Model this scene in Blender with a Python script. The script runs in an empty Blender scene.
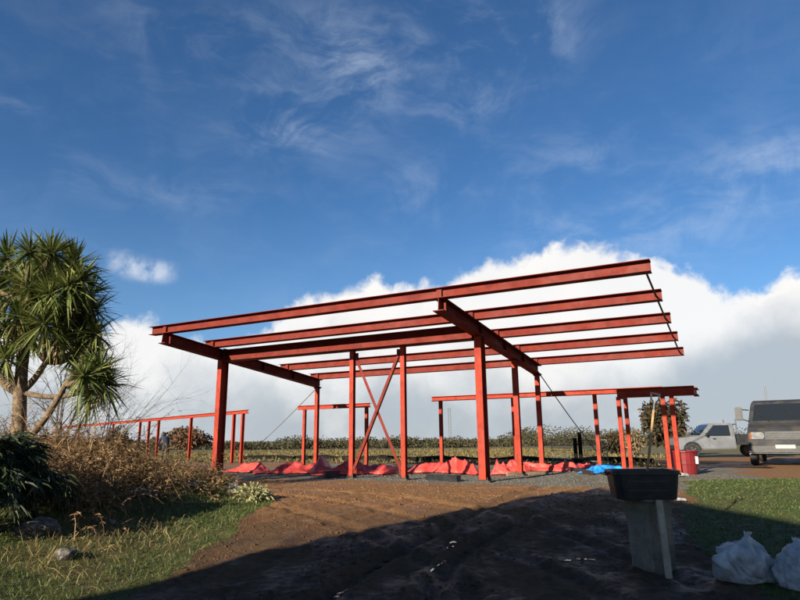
import bpy, bmesh, math, random
import numpy as np
from mathutils import Vector, Matrix
random.seed(7); RNG = np.random.default_rng(7)
S = bpy.context.scene; COL = S.collection
R_ = math.radians

# ------------------------------------------------------------------ camera
EYE = 1.6                                   # height of the lens over the near ground
FPX, HORIZON, ROLL, TH = 605.6, 438.96, -0.010, 0.493
PITCH = math.atan2(HORIZON-300, FPX)
cp, sp_ = math.cos(PITCH), math.sin(PITCH); cr, sr = math.cos(ROLL), math.sin(ROLL)
Rv, Uv, Fv = Vector((1,0,0)), Vector((0,-sp_,cp)), Vector((0,cp,sp_))
R2, U2 = Rv*cr+Uv*sr, -Rv*sr+Uv*cr
cam = bpy.data.cameras.new('camera'); cam.lens = FPX/800*36; cam.sensor_width = 36; cam.clip_start = 0.05; cam.clip_end = 5000
camo = bpy.data.objects.new('camera', cam); COL.objects.link(camo)
m = Matrix.Identity(4)
for i in range(3): m[i][0], m[i][1], m[i][2] = R2[i], U2[i], -Fv[i]
m[2][3] = EYE
camo.matrix_world = m; S.camera = camo

# ------------------------------------------------------------------ light
SUN_EL = R_(19.5); SUN_L = R_(38.0)          # light travels towards (sin, cos) of SUN_L, the sun stands behind and to the left
LX, LY = math.sin(SUN_L), math.cos(SUN_L)
sun = bpy.data.lights.new('sun', 'SUN'); sun.energy = 5.0; sun.angle = R_(0.5); sun.color = (1.0, 0.89, 0.73)
suno = bpy.data.objects.new('sun', sun); COL.objects.link(suno)
ld = Vector((LX*math.cos(SUN_EL), LY*math.cos(SUN_EL), -math.sin(SUN_EL)))
suno.rotation_euler = ld.to_track_quat('-Z', 'Y').to_euler(); suno.location = (-20, -30, 30)
S.view_settings.view_transform = 'Standard'; S.view_settings.look = 'None'
S.view_settings.exposure = 1.30; S.view_settings.gamma = 1
S.render.engine = 'CYCLES'

def ray(px, py):
    X, Y = px-400, py-300
    x = cr*X+sr*Y; y = -sr*X+cr*Y
    d = np.array([x, FPX*cp+y*sp_, FPX*sp_-y*cp]); return d/d[1]
def atY(px, py, Y): p = ray(px, py)*Y; return np.array([p[0], p[1], p[2]+EYE])
def atZ(px, py, z): r = ray(px, py); p = r*((z-EYE)/r[2]); return np.array([p[0], p[1], z])

class NT:
    """small helper for node trees"""
    def __init__(s, nt): s.nt = nt; s.n = nt.nodes; s.l = nt.links
    def add(s, t, **k):
        o = s.n.new(t)
        for a, b in k.items(): setattr(o, a, b)
        return o
    def lk(s, a, b): s.l.new(a, b)
    def inp(s, sock, v):
        if isinstance(v, bpy.types.NodeSocket): s.l.new(v, sock)
        elif v is not None: sock.default_value = v
    def m(s, op, a, b=None, c=None, clamp=False):
        o = s.n.new('ShaderNodeMath'); o.operation = op; o.use_clamp = clamp
        s.inp(o.inputs[0], a)
        if b is not None: s.inp(o.inputs[1], b)
        if c is not None: s.inp(o.inputs[2], c)
        return o.outputs[0]
    def vm(s, op, a, b=None, out=0):
        o = s.n.new('ShaderNodeVectorMath'); o.operation = op
        s.inp(o.inputs[0], a)
        if b is not None: s.inp(o.inputs[1], b)
        return o.outputs[out]
    def noise(s, vec, scale, detail=4, rough=.55, dist=0):
        o = s.n.new('ShaderNodeTexNoise'); s.inp(o.inputs['Vector'], vec)
        o.inputs['Scale'].default_value = scale; o.inputs['Detail'].default_value = detail
        o.inputs['Roughness'].default_value = rough; o.inputs['Distortion'].default_value = dist
        return o.outputs[0]
    def step(s, v, a, b, lo=0., hi=1.):
        o = s.n.new('ShaderNodeMapRange'); o.interpolation_type = 'SMOOTHSTEP'
        s.inp(o.inputs[0], v); o.inputs[1].default_value = a; o.inputs[2].default_value = b
        o.inputs[3].default_value = lo; o.inputs[4].default_value = hi
        return o.outputs[0]
    def mix(s, f, a, b, mode='MIX'):
        o = s.n.new('ShaderNodeMix'); o.data_type = 'RGBA'; o.blend_type = mode
        s.inp(o.inputs[0], f); s.inp(o.inputs[6], a); s.inp(o.inputs[7], b)
        return o.outputs[2]
def c4(c): return (c[0], c[1], c[2], 1.0)

# ------------------------------------------------------------------ sky
W = bpy.data.worlds.new('World'); S.world = W; W.use_nodes = True
t = NT(W.node_tree); t.n.clear()
out = t.add('ShaderNodeOutputWorld'); bg = t.add('ShaderNodeBackground'); t.lk(bg.outputs[0], out.inputs[0])
sky = t.add('ShaderNodeTexSky', sky_type='NISHITA'); sky.sun_disc = False
sky.sun_elevation = SUN_EL; sky.sun_rotation = math.atan2(-LX, -LY)
sky.air_density = 1.0; sky.dust_density = 0.6; sky.ozone_density = 2.5; sky.altitude = 50
SKY_K = 0.05
bg.inputs[1].default_value = SKY_K
tc = t.add('ShaderNodeTexCoord'); D = t.vm('NORMALIZE', tc.outputs['Generated'])
sx = t.add('ShaderNodeSeparateXYZ'); t.lk(D, sx.inputs[0])
AZ = t.m('ARCTAN2', sx.outputs[0], sx.outputs[1])            # 0 straight ahead, + to the right
EL = t.m('MULTIPLY', t.m('ARCSINE', sx.outputs[2]), 180/math.pi)
# height of the cumulus tops round the compass, degrees (the bank goes on outside the view)
prof_px = [(-60,330),(0,318),(60,322),(108,330),(126,316),(148,309),(165,318),(185,332),(215,338),(250,333),(275,316),(300,297),(330,286),(368,274),(400,280),(425,276),(440,288),(465,264),(500,252),(545,243),(575,238),(610,246),(640,250),(668,256),(690,262),(715,280),(735,284),(755,272),(785,262),(810,258),(860,270)]
pts = []
for px, py in prof_px:
    r = ray(px, py); pts.append((math.atan2(r[0], r[1]), math.degrees(math.atan2(r[2], math.hypot(r[0], r[1])))))
fc = t.add('ShaderNodeFloatCurve'); cu = fc.mapping.curves[0]
allp = [(-math.pi, 11), (-2.4, 14), (-1.7, 9), (-1.1, 13)] + pts + [(1.0, 13), (1.5, 9), (2.2, 14), (math.pi, 11)]
while len(cu.points) < len(allp): cu.points.new(.5, .5)
for i, (a, e) in enumerate(allp):
    cu.points[i].location = ((a+math.pi)/(2*math.pi), e/30); cu.points[i].handle_type = 'VECTOR'
fc.mapping.update()
t.lk(t.m('DIVIDE', t.m('ADD', AZ, math.pi), 2*math.pi), fc.inputs[1])
TOP = t.m('MULTIPLY', fc.outputs[0], 30.0)
warp = t.add('ShaderNodeTexNoise'); t.lk(D, warp.inputs['Vector']); warp.inputs['Scale'].default_value = 9; warp.inputs['Detail'].default_value = 3
D2 = t.vm('ADD', D, t.vm('MULTIPLY', t.vm('SUBTRACT', warp.outputs[1], (.5,.5,.5)), (.05,.05,.05)))
n1 = t.noise(D2, 16, 9, .55); n2 = t.noise(D2, 5, 4, .5); n3 = t.noise(D2, 42, 8, .6)
bump = t.m('ADD', t.m('MULTIPLY', t.m('SUBTRACT', n1, .5), 5.0), t.m('MULTIPLY', t.m('SUBTRACT', n3, .5), 2.4))
DEP = t.m('ADD', t.m('SUBTRACT', TOP, EL), bump)             # degrees below the ragged top
edge = t.m('ADD', .55, t.m('MULTIPLY', n2, 2.2))
cum = t.m('DIVIDE', DEP, edge, clamp=True); cum = t.step(cum, 0., 1.)
def blob(px, py, wx, wy, wgt, nz=None):
    """soft patch of cloud round one direction of the sky"""
    r = ray(px, py); a0 = math.atan2(r[0], r[1]); e0 = math.degrees(math.atan2(r[2], math.hypot(r[0], r[1])))
    da = t.m('DIVIDE', t.m('MULTIPLY', t.m('SUBTRACT', AZ, a0), 57.3*math.cos(R_(e0))), wx)
    de = t.m('DIVIDE', t.m('SUBTRACT', EL, e0), wy)
    g = t.m('POWER', 2.718, t.m('MULTIPLY', t.m('ADD', t.m('MULTIPLY', da, da), t.m('MULTIPLY', de, de)), -1.0))
    return t.m('MULTIPLY', g, wgt)
# small puff left of the bank
pf = t.m('ADD', blob(150,271,2.3,1.0,1.), blob(122,262,1.6,1.2,.8))
puff = t.step(t.m('MULTIPLY', pf, t.m('ADD', .75, t.m('MULTIPLY', t.m('SUBTRACT', n1, .5), 5.0))), .12, 1.15, 0, .60)
# cirrus
mp = t.add('ShaderNodeMapping'); t.lk(D2, mp.inputs[0]); mp.inputs['Rotation'].default_value = (0, R_(-28), R_(10)); mp.inputs['Scale'].default_value = (3.2, 3.0, 8)
ci = t.noise(mp.outputs[0], 2.2, 8, .62, .6); ci2 = t.noise(D2, 7, 6, .6, .8)
places = t.m('ADD', .10, 0)
for b in [(360,75,3.6,3.6,.85),(285,125,4,2.5,.75),(345,45,6,3,.3),(475,45,5,3.5,.7),(465,105,4,1.6,.5),(545,25,3,3,.35),(765,165,6,2.2,.75),(580,165,7,3,.35),(410,190,5,2.5,.3),(700,230,8,2.5,.4),(590,228,7,2,.5),(210,40,7,4,.25),(15,105,1.5,.6,.5),(170,190,8,2,.2)]:
    places = t.m('ADD', places, blob(*b))
cir = t.m('MULTIPLY', t.step(t.m('ADD', t.m('MULTIPLY', ci, .6), t.m('MULTIPLY', ci2, .5)), .46, .78), places)
cir = t.m('MULTIPLY', cir, t.step(EL, 2., 14.)); cir = t.m('MULTIPLY', t.m('MINIMUM', cir, .6), .55)
haze_low = t.step(EL, 24., 2., 0., .14)
# light and grey inside the bank
n4 = t.noise(D2, 7, 6, .55); n5 = t.noise(D, 3.2, 4, .5)
lit = t.m('ADD', t.m('ADD', t.step(EL, 1.0, 10.0), .0), t.m('MULTIPLY', t.m('SUBTRACT', n4, .5), 2.3))
lit = t.m('SUBTRACT', lit, blob(785,362,6,3.6,1.0)); lit = t.m('SUBTRACT', lit, blob(740,405,8,2.0,.3))
lit = t.m('ADD', lit, blob(610,320,9,4,.45)); lit = t.m('ADD', lit, blob(145,360,3,4,.45))
lit = t.step(lit, -.15, 1.15)
edgeglow = t.step(DEP, 3.0, .3, 0., .35)
lit = t.m('ADD', lit, edgeglow, clamp=True)
K = .685/SKY_K
ccol = t.mix(lit, c4((.285*K, .315*K, .345*K)), c4((.59*K, .58*K, .565*K)))
gap = t.step(t.m('ADD', t.m('MULTIPLY', n5, 1.), t.m('MULTIPLY', n1, .35)), .56, .78, 1., .92)  # thin places
skyc = t.mix(1.0, sky.outputs[0], c4((.45, .735, 1.0)), 'MULTIPLY')
c1 = t.mix(haze_low, skyc, c4((.36*K, .50*K, .68*K)))
c1 = t.mix(cir, c1, c4((.42*K, .48*K, .56*K)))
c1 = t.mix(puff, c1, c4((.50*K, .53*K, .58*K)))
c1 = t.mix(t.m('MULTIPLY', cum, gap), c1, ccol)
t.lk(c1, bg.inputs[0])

# ------------------------------------------------------------------ helpers
def tag(o, label=None, cat=None, group=None, kind=None):
    if label: o['label'] = label
    if cat: o['category'] = cat
    if group: o['group'] = group
    if kind: o['kind'] = kind
    return o
def thing(name, loc, label, cat, group=None, rz=0):
    o = bpy.data.objects.new(name, None); COL.objects.link(o); o.location = loc; o.rotation_euler = (0,0,rz)
    o.empty_display_size = .2
    return tag(o, label, cat, group)
class MB:
    def __init__(s): s.v = []; s.f = []; s.mi = []
    def add(s, verts, faces, mi=0):
        b = len(s.v); s.v += [tuple(map(float, q)) for q in verts]
        for f in faces: s.f.append(tuple(i+b for i in f)); s.mi.append(mi)
        return s
    def box(s, c, d, M=None, mi=0, taper=1.0):
        x, y, z = d[0]/2, d[1]/2, d[2]/2; k = taper
        vs = [(-x,-y,-z),(x,-y,-z),(x,y,-z),(-x,y,-z),(-x*k,-y*k,z),(x*k,-y*k,z),(x*k,y*k,z),(-x*k,y*k,z)]
        vs = [Vector(q) for q in vs]
        if M is not None: vs = [M @ q for q in vs]
        vs = [q+Vector(c) for q in vs]
        return s.add(vs, [(0,3,2,1),(4,5,6,7),(0,1,5,4),(1,2,6,5),(2,3,7,6),(3,0,4,7)], mi)
    def tube(s, pts, rad, n=8, cap=True, mi=0):
        pts = [Vector(p) for p in pts]
        if not hasattr(rad, '__len__'): rad = [rad]*len(pts)
        rings = []; prev = None
        for i, p in enumerate(pts):
            d = (pts[min(i+1, len(pts)-1)]-pts[max(i-1, 0)]).normalized()
            a = prev if prev is not None else (Vector((0,0,1)) if abs(d.z) < .9 else Vector((1,0,0)))
            x = (a-d*a.dot(d)).normalized(); y = d.cross(x); prev = x
            rings.append([p+(x*math.cos(2*math.pi*k/n)+y*math.sin(2*math.pi*k/n))*rad[i] for k in range(n)])
        fs = []
        for i in range(len(pts)-1):
            for k in range(n):
                fs.append((i*n+k, i*n+(k+1) % n, (i+1)*n+(k+1) % n, (i+1)*n+k))
        if cap: fs += [tuple(range(n-1, -1, -1)), tuple(range((len(pts)-1)*n, len(pts)*n))]
        return s.add([q for r in rings for q in r], fs, mi)
    def prism(s, prof, p0, p1, up=(0,0,1), mi=0):
        """closed profile (x across, y up) swept from p0 to p1"""
        p0, p1 = Vector(p0), Vector(p1); d = (p1-p0).normalized(); up = Vector(up)
        x = d.cross(up).normalized(); y = x.cross(d)
        n = len(prof)
        vs = [p+x*a+y*b for p in (p0, p1) for a, b in prof]
        fs = [(k, (k+1) % n, n+(k+1) % n, n+k) for k in range(n)]
        fs += [tuple(range(n-1, -1, -1)), tuple(range(n, 2*n))]
        return s.add(vs, fs, mi)
    def ibeam(s, p0, p1, h, w, tf=.018, tw=.013, up=(0,0,1)):
        H, Wd, q = h/2, w/2, tw/2
        prof = [(-Wd,-H),(Wd,-H),(Wd,-H+tf),(q,-H+tf),(q,H-tf),(Wd,H-tf),(Wd,H),(-Wd,H),(-Wd,H-tf),(-q,H-tf),(-q,-H+tf),(-Wd,-H+tf)]
        return s.prism(prof, p0, p1, up)
    def build(s, name, mat, parent=None, smooth=False, bevel=0):
        me = bpy.data.meshes.new(name); me.from_pydata(s.v, [], s.f)
        mats = mat if isinstance(mat, (list, tuple)) else [mat]
        for q in mats: me.materials.append(q)
        if len(mats) > 1: me.polygons.foreach_set('material_index', s.mi)
        if bevel:
            bm = bmesh.new(); bm.from_mesh(me)
            es = [e for e in bm.edges if len(e.link_faces) == 2 and e.calc_face_angle() > .5]
            bmesh.ops.bevel(bm, geom=es, offset=bevel, segments=2, affect='EDGES', clamp_overlap=True)
            bm.to_mesh(me); bm.free()
        if smooth: me.polygons.foreach_set('use_smooth', [True]*len(me.polygons))
        me.update()
        return link(name, me, parent)
def link(name, me, parent=None):
    o = bpy.data.objects.new(name, me); COL.objects.link(o)
    if parent is not None: o.parent = parent
    return o
def npmesh(name, V, F, mat, parent=None, smooth=False):
    """V (n,3), F (m,k): one mesh from arrays"""
    V = np.asarray(V, np.float32); F = np.asarray(F, np.int32); k = F.shape[1]
    me = bpy.data.meshes.new(name)
    me.vertices.add(len(V)); me.vertices.foreach_set('co', V.ravel())
    me.loops.add(F.size); me.loops.foreach_set('vertex_index', F.ravel())
    me.polygons.add(len(F)); me.polygons.foreach_set('loop_start', np.arange(0, F.size, k, dtype=np.int32))
    if smooth: me.polygons.foreach_set('use_smooth', np.ones(len(F), bool))
    me.materials.append(mat); me.update(calc_edges=True); me.validate()
    return link(name, me, parent)
# value noise for shapes
_T = np.random.default_rng(3).random((256, 256))
def vnoise(x, y):
    x = np.asarray(x, float); y = np.asarray(y, float)
    xi = np.floor(x).astype(int); yi = np.floor(y).astype(int); fx = x-xi; fy = y-yi
    fx = fx*fx*(3-2*fx); fy = fy*fy*(3-2*fy)
    a = _T[xi % 256, yi % 256]; b = _T[(xi+1) % 256, yi % 256]; c = _T[xi % 256, (yi+1) % 256]; d = _T[(xi+1) % 256, (yi+1) % 256]
    return (a*(1-fx)+b*fx)*(1-fy)+(c*(1-fx)+d*fx)*fy-.5
def fbm(x, y, o=4, k=.5):
    s = 0; a = 1.
    for i in range(o): s = s+a*vnoise(x*2**i+17.3*i, y*2**i+9.1*i); a *= k
    return s
def sst(a, b, x): q = np.clip((np.asarray(x, float)-a)/(b-a), 0, 1); return q*q*(3-2*q)

# ------------------------------------------------------------------ materials
def mat(name, c1, c2=None, scale=8, rough=.7, rough2=None, bump=0, bscale=60, metal=0, island=0, coord='Object', spec=.4, trans=0, contrast=(.35,.65), c3=None, s3=1.5, sub=None):
    M_ = bpy.data.materials.new(name); M_.use_nodes = True; t = NT(M_.node_tree)
    p = t.n['Principled BSDF']; tc = t.add('ShaderNodeTexCoord'); co = tc.outputs[coord]
    p.inputs['Metallic'].default_value = metal; p.inputs['Specular IOR Level'].default_value = spec
    p.inputs['Roughness'].default_value = rough
    if island:
        g = t.add('ShaderNodeNewGeometry'); f = g.outputs['Random Per Island']
        if c2 is None: c2 = c1
        rmp = t.add('ShaderNodeValToRGB'); t.lk(f, rmp.inputs[0])
        cols = [c1, c2] if c3 is None else [c1, c2, c3]
        els = rmp.color_ramp.elements
        while len(els) < len(cols): els.new(.5)
        for i, c in enumerate(cols): els[i].position = i/(len(cols)-1); els[i].color = c4(c)
        colr = rmp.outputs[0]
        t.lk(colr, p.inputs['Base Color'])
    else:
        n = t.noise(co, scale, 7, .6)
        f = t.step(n, *contrast)
        colr = t.mix(f, c4(c1), c4(c2 if c2 else [min(1, q*1.25) for q in c1]))
        if c3 is not None:
            f3 = t.step(t.noise(co, s3, 6, .6), .46, .64); colr = t.mix(f3, colr, c4(c3))
        t.lk(colr, p.inputs['Base Color'])
        if rough2 is not None:
            t.lk(t.step(t.noise(co, scale*.7, 4), .35, .65, rough, rough2), p.inputs['Roughness'])
    if bump:
        b = t.add('ShaderNodeBump'); b.inputs['Strength'].default_value = bump; b.inputs['Distance'].default_value = .02
        t.lk(t.noise(co, bscale, 6, .65), b.inputs['Height']); t.lk(b.outputs[0], p.inputs['Normal'])
    if trans:
        tr = t.add('ShaderNodeBsdfTranslucent'); t.lk(colr, tr.inputs[0]); mx = t.add('ShaderNodeMixShader'); mx.inputs[0].default_value = trans
        o = t.n['Material Output']; t.lk(p.outputs[0], mx.inputs[1]); t.lk(tr.outputs[0], mx.inputs[2]); t.lk(mx.outputs[0], o.inputs[0])
    return M_
def glass(name, col=(.02,.025,.03)):
    return mat(name, col, col, rough=.06, spec=.6)
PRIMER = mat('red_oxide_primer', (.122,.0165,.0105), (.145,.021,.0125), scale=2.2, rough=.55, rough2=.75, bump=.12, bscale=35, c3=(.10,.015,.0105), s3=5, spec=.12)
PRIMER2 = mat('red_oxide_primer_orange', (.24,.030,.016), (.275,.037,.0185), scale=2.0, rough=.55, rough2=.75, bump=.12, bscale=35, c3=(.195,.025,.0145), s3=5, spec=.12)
DARKSTEEL = mat('dark_steel', (.02,.018,.017), (.05,.035,.03), scale=9, rough=.6, metal=.4)
CONC = mat('concrete', (.25,.24,.22), (.36,.35,.32), scale=12, rough=.9, bump=.4)
SOILC = mat('dirty_concrete', (.045,.04,.034), (.08,.07,.058), scale=12, rough=.95, bump=.4)
REDSHEET = mat('red_plastic_sheet', (.68,.065,.055), (.78,.115,.095), scale=5, rough=.42, trans=.22, bump=.6, bscale=14, c3=(.52,.06,.045), s3=1.6)
BLUE = mat('blue_tarpaulin', (.01,.17,.55), (.03,.27,.70), scale=6, rough=.35, bump=.3, bscale=20)
BLACKPL = mat('black_plastic', (.010,.011,.012), (.022,.023,.024), scale=8, rough=.42, bump=.15, bscale=30)
BLACKMEM = mat('black_membrane', (.006,.006,.006), (.012,.011,.010), scale=3, rough=.95, spec=.05)
RUBBER = mat('rubber', (.012,.012,.012), (.03,.028,.025), scale=14, rough=.85)
TIMBER = mat('weathered_timber', (.16,.11,.07), (.26,.19,.12), scale=7, rough=.8, bump=.3)
GRASS = mat('green_grass', (.032,.066,.011), (.066,.102,.019), rough=.6, island=1, c3=(.12,.125,.036), trans=.3)
LAWN = mat('lawn_grass', (.028,.056,.010), (.058,.086,.016), rough=.6, island=1, c3=(.12,.115,.034), trans=.3)
DRYG = mat('dry_grass', (.15,.10,.035), (.27,.19,.075), rough=.7, island=1, c3=(.35,.27,.12), trans=.3)
MEAD = mat('rough_meadow', (.075,.078,.022), (.17,.13,.045), rough=.7, island=1, c3=(.13,.085,.032), trans=.2)

# ------------------------------------------------------------------ the ground
GZ = .55                                      # level of the building plot
uv_u = np.array([math.cos(TH), -math.sin(TH)]); uv_v = np.array([math.sin(TH), math.cos(TH)]); A0 = np.array([2.04, 15.497])
LBAY, SF, TB, URIGHT, ULEFT = 8.884, 2.375, 5.198, 4.475, .595
def P(a, b, z): q = A0+uv_u*a+uv_v*b; return (q[0], q[1], z)
def UV(x, y): return (x-A0[0])*uv_u[0]+(y-A0[1])*uv_u[1], (x-A0[0])*uv_v[0]+(y-A0[1])*uv_v[1]
# wheel ruts: centre lines (x, y)
RUTS = [[(-1.9,4.0),(-1.0,6.2),(-.25,7.9),(.9,9.9),(2.1,11.9),(3.0,13.6),(3.4,15)],
        [(-.6,4.0),(.2,6.7),(.82,8.3),(2.0,10.2),(3.3,12.2),(4.3,13.8),(4.8,15)],
        [(2.6,4.0),(1.9,7.0),(.6,9.6),(-1.2,11.6),(-3.0,13.0),(-4.6,13.9)],
        [(1.2,4.6),(.5,7.4),(-.7,9.4),(-2.0,10.9),(-3.4,12.0)],
        [(-2.6,9.5),(-.6,12.2),(1.2,13.4),(4,14.0)],
        [(3.3,5.0),(2.9,7.6),(1.7,10.2),(-.2,12.3),(-2.6,13.9)],[(-1.9,7.2),(-1.1,9.6),(.3,11.6),(2.4,12.9),(5.2,13.6)],[(-2.2,10.8),(-.9,12.9),(.4,14.1)]]
def polydist(x, y, pl):
    d = np.full(np.shape(x), 1e9); s_ = np.zeros(np.shape(x)); acc = 0.
    for (x0,y0),(x1,y1) in zip(pl[:-1], pl[1:]):
        ex, ey = x1-x0, y1-y0; tt = np.clip(((x-x0)*ex+(y-y0)*ey)/(ex*ex+ey*ey), 0, 1)
        e = np.hypot(x-x0-tt*ex, y-y0-tt*ey); ln_ = math.hypot(ex, ey); s_ = np.where(e < d, acc+tt*ln_, s_); d = np.minimum(d, e); acc += ln_
    return d, s_
def edge_left(y): return np.where(y < 11.5, -2.55+.05*(y-7), -2.3-(y-11.5)*.52)
def edge_right(y): return np.where(y < 8, 3.75, 3.75+(y-8)*.42)
def zone(x, y):
    """0 mud, 1 bank grass, 2 lawn, 3 gravel plot, 4 field"""
    n = fbm(x*.9, y*.9, 4)*.9+fbm(x*4, y*4, 2)*.16
    u, v = UV(x, y)
    z = np.zeros(np.shape(x), int)
    z[(v > -.75+n*.35) & (v < 8.2+n) & (u > -10.2+n) & (u < 5.6+n)] = 3
    z[(x < edge_left(y)+n*.5) & (z != 3)] = 1
    z[(x > edge_right(y)+n*.5) & (y < 15.3+n*.5+.03*(x-7))] = 2
    z[(v > 9.2+n) & (y > 18) & (x < 9.5+n)] = 4
    z[(y > 31+n*2)] = 4
    return z
def hgt(x, y, mud=True):
    x = np.asarray(x, float); y = np.asarray(y, float)
    h = GZ*sst(5.2, 12.6, y)
    bank = sst(0, 4.6, edge_left(y)-x)*sst(24, 13, y)*sst(-6, 3, y)
    h = h+bank*.62+bank*fbm(x*.9, y*.9, 3)*.18
    h = h-1.5*sst(45, 190, y)+.5*fbm(x*.03, y*.03, 2)*sst(60, 150, y)
    lw = sst(0, 1.2, x-edge_right(y))*sst(15.6, 14.6, y)
    h = h+lw*.05
    near = sst(40, 18, y)
    h = h+near*(fbm(x*.6, y*.6, 2)*.035+fbm(x*3.1, y*3.1, 3)*.018)
    if mud:
        e = sst(.5, -.1, edge_left(y)-x)*sst(.4, -.2, x-edge_right(y))*sst(-.3, -1.2, UV(x, y)[1])*sst(3, 5, y)
        w = fbm(x*1.3, y*1.3, 2)*.08
        g = 0
        for i, pl in enumerate(RUTS):
            d, al_ = polydist(x+w, y+w*.6, pl); k = 1.0 if i < 2 else .6
            g = g+k*(-.055*np.exp(-(d/.11)**2)+.026*np.exp(-((d-.21)/.07)**2)+.007*np.exp(-(d/.12)**4)*np.sin(al_*2*math.pi/.21+d*9))
        h = h+e*(g+np.abs(fbm(x*5, y*5, 3))*.010+fbm(x*13, y*13, 2)*.020)
    return h
def hz(x, y): return float(hgt(np.array([x]), np.array([y]))[0])
def arr(*seg):
    o = []
    for a, b, st in seg: o += list(np.arange(a, b-1e-9, st))
    return np.array(o)
def geo(a, b, st, k):
    o = []; 
    while a < b: o.append(a); a += st; st *= k
    return o
yy = np.concatenate([arr((-42,-6,3),(-6,4,.5),(4,6,.1),(6,17,.05),(17,24,.11),(24,34,.3)), geo(34, 1400, .5, 1.06), [1500.]])
xr_ = geo(7.5, 1400, .12, 1.09)+[1500.]
xx = np.concatenate([-np.array(xr_)[::-1], np.arange(-7.44, 7.47, .06), xr_])
GX, GY = np.meshgrid(xx, yy); GZs = hgt(GX, GY)
nx, ny = len(xx), len(yy)
cx = .25*(GX[:-1,:-1]+GX[1:,:-1]+GX[:-1,1:]+GX[1:,1:]); cy = .25*(GY[:-1,:-1]+GY[1:,:-1]+GY[:-1,1:]+GY[1:,1:])
ZN = zone(cx, cy)
ids = np.arange(nx*ny).reshape(ny, nx)
quads = np.stack([ids[:-1,:-1], ids[:-1,1:], ids[1:,1:], ids[1:,:-1]], -1)
ALLV = np.stack([GX, GY, GZs], -1).reshape(-1, 3)

def ground_mat(name, cols, scale=3, rough=(.6,.95), bump=.6, bscale=40, stripes=None, wet=0, clay=None):
    M_ = bpy.data.materials.new(name); M_.use_nodes = True; t = NT(M_.node_tree); p = t.n['Principled BSDF']
    g = t.add('ShaderNodeNewGeometry'); co = g.outputs['Position']
    a = t.step(t.noise(co, scale, 8, .65), .36, .64); b = t.step(t.noise(co, scale*.22, 6, .6), .40, .62); c = t.step(t.noise(co, scale*5.5, 6, .7), .35, .68)
    col = t.mix(a, c4(cols[0]), c4(cols[1])); col = t.mix(t.m('MULTIPLY', b, .75), col, c4(cols[2])); col = t.mix(t.m('MULTIPLY', c, .5), col, c4(cols[3]))
    if clay:                                    # dug subsoil spread in front of the plot
        sp = t.add('ShaderNodeSeparateXYZ'); t.lk(co, sp.inputs[0])
        cl = t.m('ADD', t.m('ADD', sp.outputs[1], t.m('MULTIPLY', sp.outputs[0], -.12)), t.m('MULTIPLY', t.m('SUBTRACT', t.noise(co, .55, 6, .65), .5), 6.0))
        col = t.mix(t.m('MULTIPLY', t.step(cl, 8.4, 12.4), .85), col, t.mix(c, c4(clay[0]), c4(clay[1])))
    if stripes:
        mp = t.add('ShaderNodeMapping'); t.lk(co, mp.inputs[0]); mp.inputs['Scale'].default_value = (.02, .16, 1)
        s_ = t.step(t.noise(mp.outputs[0], 1.0, 5, .6), .44, .6); col = t.mix(t.m('MULTIPLY', s_, .8), col, c4(stripes))
    t.lk(col, p.inputs['Base Color'])
    if wet:
        r = t.step(t.m('ADD', t.noise(co, 1.1, 5, .6), t.m('MULTIPLY', t.noise(co, 9, 4, .6), .35)), .58, .80, rough[1], rough[0])
    else: r = t.step(t.noise(co, scale*2, 4), .35, .65, rough[0], rough[1])
    t.lk(r, p.inputs['Roughness']); p.inputs['Specular IOR Level'].default_value = .2
    bn = t.add('ShaderNodeBump'); bn.inputs['Strength'].default_value = bump; bn.inputs['Distance'].default_value = .025
    h = t.m('ADD', t.noise(co, bscale, 6, .7), t.m('MULTIPLY', t.noise(co, bscale*.25, 5, .6), 1.5))
    t.lk(h, bn.inputs['Height']); t.lk(bn.outputs[0], p.inputs['Normal'])
    return M_
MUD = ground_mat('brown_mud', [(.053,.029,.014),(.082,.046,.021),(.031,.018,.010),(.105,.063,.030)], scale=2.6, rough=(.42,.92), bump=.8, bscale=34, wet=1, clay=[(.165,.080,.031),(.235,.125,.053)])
BANKM = ground_mat('bank_turf', [(.05,.058,.015),(.11,.085,.032),(.065,.046,.02),(.055,.075,.02)], scale=2.0)
LAWNM = ground_mat('lawn_turf', [(.035,.055,.012),(.06,.075,.02),(.07,.055,.024),(.045,.065,.015)], scale=3)
GRAVM = ground_mat('grey_gravel', [(.105,.10,.082),(.155,.148,.12),(.105,.08,.052),(.20,.19,.16)], scale=5, bump=1., bscale=70)
FIELDM = ground_mat('field_turf', [(.085,.088,.026),(.125,.118,.038),(.115,.085,.035),(.075,.085,.024)], scale=.5, bump=.4, bscale=6, stripes=(.10,.062,.030))
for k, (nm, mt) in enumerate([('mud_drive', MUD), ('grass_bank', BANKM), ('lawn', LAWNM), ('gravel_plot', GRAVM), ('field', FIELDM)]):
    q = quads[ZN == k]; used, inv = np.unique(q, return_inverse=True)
    o = npmesh(nm, ALLV[used], inv.reshape(-1, 4), mt, smooth=True); tag(o, kind='structure')
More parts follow.
